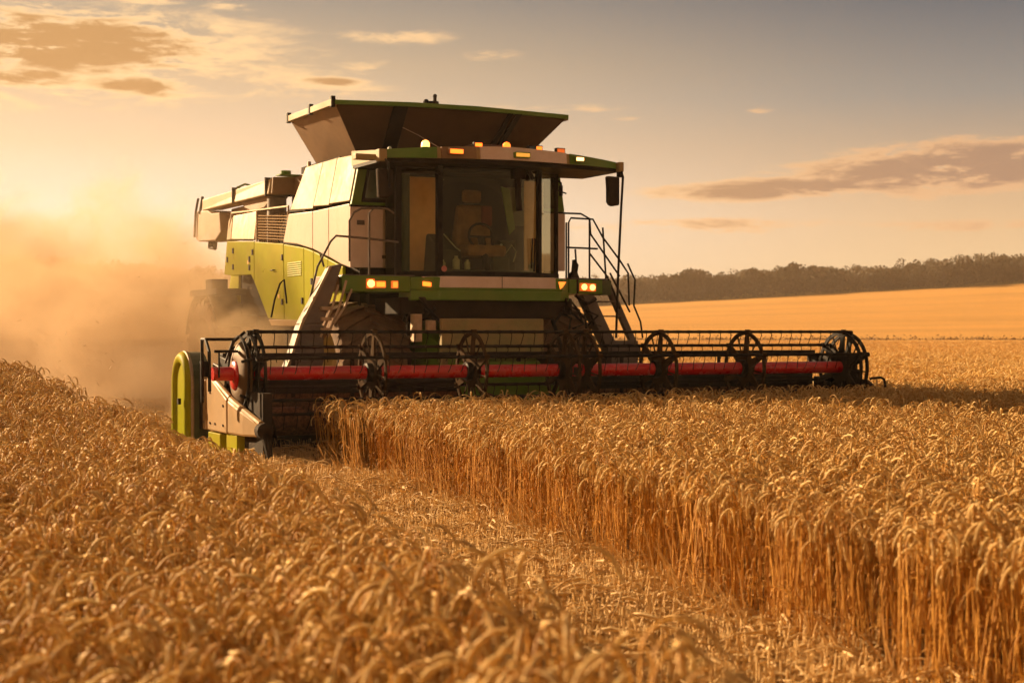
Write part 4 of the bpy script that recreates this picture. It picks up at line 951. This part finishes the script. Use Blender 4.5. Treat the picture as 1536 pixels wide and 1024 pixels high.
# left ladder: broad side sheet swung out, steps behind it
mb = MB(); mb.hexa([(-3.95, 1.80, .55), (-3.42, 1.75, .55), (-3.38, 2.05, .55), (-3.95, 2.1, .55), (-3.62, 1.80, 1.30), (-3.14, 1.75, 1.30), (-3.10, 2.05, 1.30), (-3.62, 2.1, 1.30)])
mb.hexa([(-3.62, 1.80, 1.302), (-3.14, 1.75, 1.302), (-3.10, 2.05, 1.302), (-3.62, 2.1, 1.302), (-3.46, 1.80, 1.80), (-3.16, 1.75, 1.80), (-3.12, 2.05, 1.80), (-3.46, 2.1, 1.80)])
mb.hexa([(-3.46, 1.80, 1.802), (-3.16, 1.75, 1.802), (-3.12, 2.05, 1.802), (-3.46, 2.1, 1.802), (-3.02, 1.85, 2.62), (-2.84, 1.83, 2.66), (-2.84, 2.05, 2.66), (-3.02, 2.05, 2.62)])
lad = mb.build('ladder', steel, root, .02)
mb = MB(); mb.tube([(-3.96, 1.77, .6), (-3.63, 1.77, 1.30), (-3.47, 1.77, 1.80), (-3.03, 1.81, 2.62)], .022, 6); mb.build('ladder_edge', bright, lad)
mb = MB()
for (a, b_) in (((-2.80, 1.8, 2.42), (-3.12, 1.7, 1.62)), ((-2.92, 1.8, 2.36), (-3.2, 1.75, 1.62)), ((-2.72, 1.8, 2.3), (-3.02, 1.7, 1.8))): mb.tube([a, tuple((a[i] + b_[i]) / 2 + (.03 if i == 0 else 0) for i in range(3)), b_], .018, 6)
for z in (1.7, 1.85, 2.0): mb.box((-3.2, 1.7, z), (-3.05, 1.8, z + .05))
build_split(mb, 'ladder_linkage', bright, root)
# right ladder
lm = []
mb = MB()
def strut(a, b_, w, d):
    mb.hexa([(b_[0] - w, b_[1] - d, b_[2]), (b_[0] + w, b_[1] - d, b_[2]), (b_[0] + w, b_[1] + d, b_[2]), (b_[0] - w, b_[1] + d, b_[2]), (a[0] - w, a[1] - d, a[2]), (a[0] + w, a[1] - d, a[2]), (a[0] + w, a[1] + d, a[2]), (a[0] - w, a[1] + d, a[2])])
strut((1.16, 2.1, 2.26), (1.72, 2.1, 1.2), .10, .12); strut((1.52, 2.1, 2.50), (2.10, 2.1, 1.35), .055, .05); strut((1.32, 2.3, 2.26), (1.62, 2.3, 1.6), .08, .05)
for k in range(5):
    t = k / 4; mb.box((1.36 + .55 * t, 2.0, 2.15 - .9 * t), (1.66 + .5 * t, 2.3, 2.17 - .9 * t))
mb.box((1.55, 1.95, 1.1), (2.02, 2.3, 1.56)); mb.build('ladder', steel, root, .01)

# ================================================================== HEADER (still part of the machine)
AZ = 1.165; RR = .535
bk = MB(); bk.box((-4.75, 1.02, .22), (4.62, 1.10, 1.05)); bk.hexa([(-4.75, -.55, .10), (4.62, -.55, .10), (4.62, 1.1, .16), (-4.75, 1.1, .16), (-4.75, -.55, .13), (4.62, -.55, .13), (4.62, 1.1, .22), (-4.75, 1.1, .22)])
hf = bk.build('header_trough', dark, root)
mb = MB(); mb.box((-4.8, 1.0, 1.34), (4.66, 1.14, 1.41)); mb.box((-4.75, .985, .985), (4.6, 1.02, 1.03)); mb.box((-4.75, .98, .87), (4.6, 1.018, .93))
for k in range(12): mb.box((-4.7 + k * .84, 1.0, .3), (-4.64 + k * .84, 1.016, 1.36))
mb.build('header_beam', black, root, .008)
MB().box((-4.7, 1.004, .3), (4.58, 1.019, .86)).build('trough_lining', chaffm, hf)
# auger with flighting
mb = MB(); mb.tube([(-4.6, .55, .52), (4.5, .55, .52)], .19, 16)
for (x0, x1, s_) in ((-4.6, -.9, 1), (4.5, -.3, -1)):
    n = int(abs(x1 - x0) / .03); vs = []
    for k in range(n + 1):
        x = x0 + (x1 - x0) * k / n; a = s_ * 2 * PI * (x - x0) / .55
        vs += [(x, .55 + .19 * math.cos(a), .52 + .19 * math.sin(a)), (x, .55 + .33 * math.cos(a), .52 + .33 * math.sin(a))]
    mb.add(vs, [(2 * i, 2 * i + 2, 2 * i + 3, 2 * i + 1) for i in range(n)])
mb.build('intake_auger', chaffm, root, smooth=True)
# knife bar with guards
mb = MB(); mb.box((-4.75, -.68, .09), (4.62, -.52, .125))
for k in range(122): x = -4.7 + k * .0765; mb.hexa([(x - .012, -.80, .095), (x + .012, -.80, .095), (x + .018, -.66, .09), (x - .018, -.66, .09), (x - .004, -.80, .105), (x + .004, -.80, .105), (x + .014, -.66, .13), (x - .014, -.66, .13)])
mb.build('knife_bar', black, root)
# reel
mb = MB(); mb.tube([(-5.2, 0, AZ), (4.42, 0, AZ)], .088, 20); reel = mb.build('reel', red, root, smooth=True)
TH = [R(98 + 60 * k) for k in range(6)]
def disc(x, r0, m, holes=True, thick=.014, par=reel, name='reel_disc'):
    mb = MB()
    # outer hoop, hub, spokes widened into webs
    n = 48
    def ring(ri, ro):
        vs = []
        for k in range(n):
            t = 2 * PI * k / n
            for (r_, o_) in ((ri, -thick), (ro, -thick), (ro, thick), (ri, thick)): vs.append((x + o_, r_ * math.cos(t), AZ + r_ * math.sin(t)))
        mb.add(vs, [(4 * k + i, 4 * k + (i + 1) % 4, 4 * ((k + 1) % n) + (i + 1) % 4, 4 * ((k + 1) % n) + i) for k in range(n) for i in range(4)])
    ring(r0 * .90, r0 * 1.0); ring(.085, r0 * .42)
    for th in TH:
        u = Vector((0, math.cos(th), math.sin(th))); w = Vector((0, -math.sin(th), math.cos(th))); c0 = Vector((x, 0, AZ))
        a = c0 + u * r0 * .38; b_ = c0 + u * r0 * .93; e = Vector((thick, 0, 0))
        mb.add([a - w * .06 - e, a + w * .06 - e, b_ + w * .035 - e, b_ - w * .035 - e, a - w * .06 + e, a + w * .06 + e, b_ + w * .035 + e, b_ - w * .035 + e],
               [(0, 3, 2, 1), (4, 5, 6, 7), (0, 1, 5, 4), (1, 2, 6, 5), (2, 3, 7, 6), (3, 0, 4, 7)])
        pc = c0 + u * r0; mb.lathe((x, pc.y, pc.z), [(-.035, 0), (-.035, .035), (.035, .035), (.035, 0)], 10)
        th2 = th + R(30); u2 = Vector((0, math.cos(th2), math.sin(th2)))
        mb.tube([c0 + u2 * r0 * .4, c0 + u2 * r0 * .93], .012, 5)
    return mb.build(name, m, par, 0, smooth=True)
worn = mat('worn_brown_steel', (0.04, 0.024, 0.012), 0.85, var=.4, dirt=.4, dirtcol=(.11, .065, .03), nscale=7, spec=.05)
for x in (-3.07, -1.65, -.27, .04, 1.25, 2.70): disc(x, RR, worn)
for x in (-4.66, 4.40): disc(x, RR, black)
disc(4.52, RR * .97, black); disc(-4.74, RR * .97, black)
r3 = random.Random(5)
for k, th in enumerate(TH):
    yy, zz = RR * math.cos(th), AZ + RR * math.sin(th)
    mb = MB(); mb.tube([(-4.74, yy, zz), (4.52, yy, zz)], .021, 8)
    x = -4.6
    while x < 4.45:
        bx = r3.uniform(-.015, .015); mb.tube([(x, yy, zz + .02), (x + .01, yy - .01, zz - .05), (x + bx, yy + .02, zz - .16), (x + bx * 2, yy + .045, zz - .20)], .0065, 4)
        mb.lathe((x, yy, zz), [(-.018, .027), (.018, .027)], 6); x += .175
    mb.build('tine_bar', black, reel, smooth=True)
mb = MB()
for x in (-3.07, -1.65, -.27, 1.25, 2.70): mb.lathe((x, 0, AZ), [(-.10, .093), (-.09, .125), (.09, .125), (.10, .093)], 16)
build_split(mb, 'hub_collar', black, reel, smooth=True)
# left end of the reel: drive side with gilt pulley guard, short red stub and small outer hoop
mb = MB(); mb.lathe((-4.86, .0, AZ - .02), [(-.05, .18), (-.06, .24), (-.03, .33), (.01, .41), (.05, .43), (.07, .41), (.07, .1)], 40); mb.build('pulley_guard', mat('gilt_pulley', (.13, .065, .012), .5, metal=.2, dirt=.4, dirtcol=(.10,.06,.03), spec=.3), reel, smooth=True)
mb = MB(); mb.lathe((-4.89, .0, AZ - .02), [(-.05, 0), (-.06, .10), (-.05, .17), (-.03, .19), (.02, .19)], 28); mb.build('pulley_hub', red, reel, smooth=True)
mb = MB()
for th in TH: mb.tube([(-4.93, .42 * math.cos(th), AZ + .42 * math.sin(th)), (-4.80, RR * math.cos(th), AZ + RR * math.sin(th))], .02, 6)
n = 40
for rr_, xx in ((.47, -4.86),):
    mb.tube([(xx, rr_ * math.cos(2 * PI * k / n), AZ + rr_ * math.sin(2 * PI * k / n)) for k in range(n + 1)], .02, 6)
mb.build('drive_hoop', black, reel, smooth=True)
mb = MB(); mb.tube([(-5.26, .26, .8), (-5.26, .28, 1.6)], .022, 6)
mb.tube([(-5.26, .28, 1.6), (-5.26, .1, 1.6), (-5.26, -.08, 1.45), (-5.26, -.1, .95)], .022, 6)
mb.tube([(-5.26, .1, 1.60), (-4.86, .1, 1.60)], .022, 6); mb.tube([(-5.2, -.1, 1.45), (-4.9, -.1, 1.45)], .02, 6); mb.tube([(-5.14, -.1, 1.45), (-5.14, -.1, 1.12)], .012, 6); mb.tube([(-4.98, .2, 1.3), (-4.9, .1, 1.6)], .015, 6)
mb.build('drive_frame', black, root)
mb = MB(); mb.tube([(-4.80, 1.05, 1.3), (-4.95, .9, 1.2), (-5.02, .6, 1.28), (-4.98, .3, 1.22), (-5.1, .15, 1.2)], .016, 6); mb.tube([(-4.82, 1.0, 1.25), (-5.0, .8, 1.1), (-5.04, .5, 1.15), (-5.0, .25, 1.1)], .014, 6); mb.build('header_hose', black, root, smooth=True)
for (y_, z) in ((.3, .5), (.3, .75), (.7, .5), (.95, .9), (.95, .5), (1.25, .5), (1.25, .95)):
    MB().lathe((-4.985, y_, z), [(-.012, 0), (-.012, .016), (.006, .016)], 8).build('bolt', steel, root)
# reel lift arms
for x in (-4.80, 4.60, -.12):
    mb = MB(); mb.prism([(1.1, 1.25), (1.1, 1.38), (.1, 1.26), (-.12, 1.20), (-.12, 1.10), (.1, 1.10)], 'x', x - .03, x + .03); mb.tube([(x, .9, .5), (x, .35, 1.12)], .035, 8); mb.build('reel_arm', black, root, .008)
# left divider: dusty shield, grey nose, lime end cover
mb = MB(); mb.prism([(1.10, .40), (1.16, 1.06), (1.05, 1.12), (.90, 1.08), (.16, .84), (.14, .40)], 'x', -4.98, -4.90)
dv = mb.build('crop_divider', goldp, root, .02)
mb = MB(); mb.prism([(1.36, .40), (1.40, 1.02), (1.28, 1.10), (1.18, 1.06), (1.13, .40)], 'x', -4.99, -4.91); mb.build('rear_shield', goldp, dv, .015)
vs = []
for (y_, z0, z1, xo_) in ((.12, .40, .84, 0), (-.5, .40, .70, .03), (-1.0, .42, .585, .10)):
    vs.append([(-4.98 + xo_, y_, z0), (-4.84 + xo_ * .3, y_, z0), (-4.84 + xo_ * .3, y_, z1), (-4.98 + xo_, y_, z1)])
mb = MB()
for a, b_ in zip(vs, vs[1:]): mb.hexa([b_[0], b_[1], a[1], a[0], b_[3], b_[2], a[2], a[3]])
mb.build('divider_point', goldp, dv, .03)
mb = MB(); mb.tube([(-4.94, 1.1, 1.13), (-4.94, .55, .985), (-4.93, .14, .86)], .035, 8); mb.tube([(-4.93, .10, .84), (-4.90, -.5, .70), (-4.86, -1.0, .58)], .04, 8); build_split(mb, 'divider_edge', goldp, dv, smooth=True)
mb = MB(); mb.lathe((-4.85, -1.14, .50), [(-.0, .0), (.0, .10), (.16, .095), (.18, 0)], 12, 'y'); mb.tube([(-4.85, -1.1, .45), (-4.86, -1.3, .22), (-4.86, -1.36, .12)], [.05, .03, .015], 7); mb.build('divider_nose', dark, dv, smooth=True)
mb = MB(); mb.prism([(.5, .16), (1.1, .16), (1.1, .38), (.5, .38)], 'x', -4.97, -4.86); mb.prism([(-.2, .1), (.3, .1), (.3, .4), (-.2, .4)], 'x', -4.94, -4.8); build_split(mb, 'skid_cover', lime, dv, .01)
MB().box((-4.84, -1.0, .10), (-4.72, 1.1, .95)).build('end_sheet', dark, hf)
oc, h_ = [], []
def arch(y0, y1, z0, z1, n=14):
    cy = (y0 + y1) / 2; r_ = (y1 - y0) / 2
    return [(y0, z0)] + [(cy - r_ * math.cos(PI * k / n), z1 - r_ + r_ * math.sin(PI * k / n)) for k in range(n + 1)] + [(y1, z0)]
mb = MB(); mb.prism(arch(1.45, 2.35, .22, 1.42), 'x', -5.10, -4.84); ec = mb.build('end_cover', darkgreen, root, .03)
def tubearch(mb_, y0, y1, z0, z1, x, r_): mb_.tube([(x, p[0], p[1]) for p in arch(y0, y1, z0, z1)], r_, 12)
mb = MB(); tubearch(mb, 1.56, 2.26, .25, 1.34, -5.09, .095); mb.build('end_cover_hoop', lime, ec, smooth=True)
mb = MB(); mb.prism(arch(1.62, 2.2, .25, 1.25), 'x', -5.13, -5.101); mb.build('cover_panel', lime, ec, .01)
mb = MB(); tubearch(mb, 1.45, 2.35, .22, 1.42, -5.09, .022); mb.build('cover_rim', bright, ec, smooth=True)
mb = MB()
for (y_, z) in ((2.40, 1.05), (2.40, .8), (2.40, .5)): mb.box((-5.13, y_ - .07, z - .03), (-5.07, y_ + .03, z + .03))
mb.box((-5.25, 1.60, .72), (-5.21, 1.66, .80))
mb.box((-5.0, 1.3, .4), (-4.88, 1.46, 1.3)); build_split(mb, 'cover_latch', black, ec)
# right divider
mb = MB(); mb.prism([(1.0, .15), (1.0, 1.0), (.2, 1.0), (-.3, .98), (-1.0, .62), (-1.45, .22), (-1.3, .12)], 'x', 4.62, 4.70); dr = mb.build('crop_divider', black, root, .015)
mb = MB(); mb.hexa([(4.68, -.9, .35), (5.0, -.6, .35), (5.1, .6, .3), (4.7, .6, .3), (4.69, -.85, .72), (4.92, -.55, .70), (4.9, .5, .88), (4.7, .5, .95)]); mb.build('divider_flank', dark, dr, .02)
mb = MB(); mb.tube([(4.72, -.3, .99), (4.76, -.3, 1.0), (4.92, -.3, 1.01), (4.98, -.3, .98), (4.98, -.35, .80), (4.93, -.4, .72)], .02, 7); mb.tube([(4.92, -.4, .7), (5.25, -.6, .62)], .02, 6); build_split(mb, 'crop_lifter_hook', black, dr, smooth=True)
mb = MB(); mb.tube([(4.62, .35, 1.45), (4.74, .25, 1.35), (4.80, .2, 1.15), (4.76, .1, .95)], .03, 7); mb.box((4.64, -.1, .9), (4.74, .1, 1.12)); mb.build('hydraulic_motor', black, root, .01)

# ================================================================== dust and haze
def volmat(name, col, dens, fn=None, aniso=.3, emis=None):
    m = bpy.data.materials.new(name); m.use_nodes = True; t = m.node_tree; t.nodes.clear(); q = G(t)
    v = q.n('ShaderNodeVolumePrincipled'); v.inputs['Color'].default_value = (*col, 1); v.inputs['Anisotropy'].default_value = aniso
    if fn: q.set(v.inputs['Density'], q.m('MULTIPLY', fn(q), dens))
    else: v.inputs['Density'].default_value = dens
    v.inputs['Density Attribute'].default_value = ''
    o = q.n('ShaderNodeOutputMaterial'); t.links.new(v.outputs[0], o.inputs['Volume']); return m
PUFFS = [(-5.8, 27, .7, 1.5), (-6.5, 28, 1.4, 1.7), (-5.3, 27.2, 1.3, 1.3), (-6.7, 30, 2.5, 1.8), (-8.0, 32, 2.9, 2.0), (-9.5, 33, 2.2, 2.2), (-9.3, 31, 1.1, 1.8),
         (-7.4, 34.5, 3.2, 1.6), (-11.8, 38, 2.6, 2.6), (-4.1, 26.0, 1.2, 1.0), (-7.4, 28.6, .9, 1.4), (-4.7, 25.3, .5, 1.0), (-13.5, 36, 2.0, 3.2), (-8.4, 29.5, 2.0, 1.3), (-17, 42, 3.0, 4.0), (-6.0, 33.5, 1.5, 1.8)]
def dustfn(q):
    P = q.n('ShaderNodeNewGeometry').outputs['Position']
    sp_ = q.n('ShaderNodeSeparateXYZ'); q.set(sp_.inputs[0], P); x, y_, z = sp_.outputs
    n1 = q.noise(P, .62, 6, .62, .5)
    best = None
    for (px, py, pz, pr) in PUFFS:      # rising puffs, their outlines broken up by the noise
        d = q.n('ShaderNodeVectorMath', operation='DISTANCE'); q.set(d.inputs[0], P); d.inputs[1].default_value = (px, py, pz)
        v = q.m('SUBTRACT', 1.0, q.m('DIVIDE', d.outputs['Value'], pr))
        best = v if best is None else q.m('MAXIMUM', best, v)
    body = q.sm(q.m('ADD', best, q.m('MULTIPLY', q.m('SUBTRACT', n1, .5), 3.0)), .05, .50)
    body = q.m('MULTIPLY', body, q.sm(best, -.55, -.1))
    low = q.m('EXPONENT', q.m('MULTIPLY', q.m('MAXIMUM', z, 0.0), -.55))
    thin = q.m('MULTIPLY', low, q.m('MULTIPLY', q.sm(n1, .3, .7, .05, .28), q.sm(x, -2.2, -5.5)))
    edge = q.m('MULTIPLY', q.m('MULTIPLY', q.sm(y_, 22.8, 25.0), q.sm(y_, 60.0, 48.0)), q.sm(x, -35.0, -25.0))
    return q.m('MULTIPLY', q.m('ADD', body, thin), edge)
mb = MB(); mb.box((-36, 22.5, -.3), (-1.8, 62, 9)); dz = mb.build('dust_cloud', volmat('harvest_dust', (.95, .74, .50), .40, dustfn, .15))
tag(dz, 'golden dust cloud billowing behind and beside the combine', 'dust', kind='stuff')
mb = MB(); r5 = random.Random(9)
for k in range(170):
    p = Vector((r5.uniform(-10, -3.6), r5.uniform(19.5, 27), .4 + 2.6 * r5.random() ** 2)); u = Vector((r5.gauss(0, 1), r5.gauss(0, 1), r5.gauss(0, 1))).normalized() * r5.uniform(.008, .035); t = u.orthogonal().normalized() * .003
    mb.tube([p - u, p, p + u + t], .0028, 3)
tag(mb.build('flying_chaff', strawm), 'bits of chaff and straw blown up behind the header', 'chaff', kind='stuff')
mb = MB(); mb.box((-700, -60, -8), (700, 640, 46)); hz = mb.build('haze', volmat('evening_haze', (1.0, .84, .66), .00030, None, .4))
tag(hz, kind='stuff')
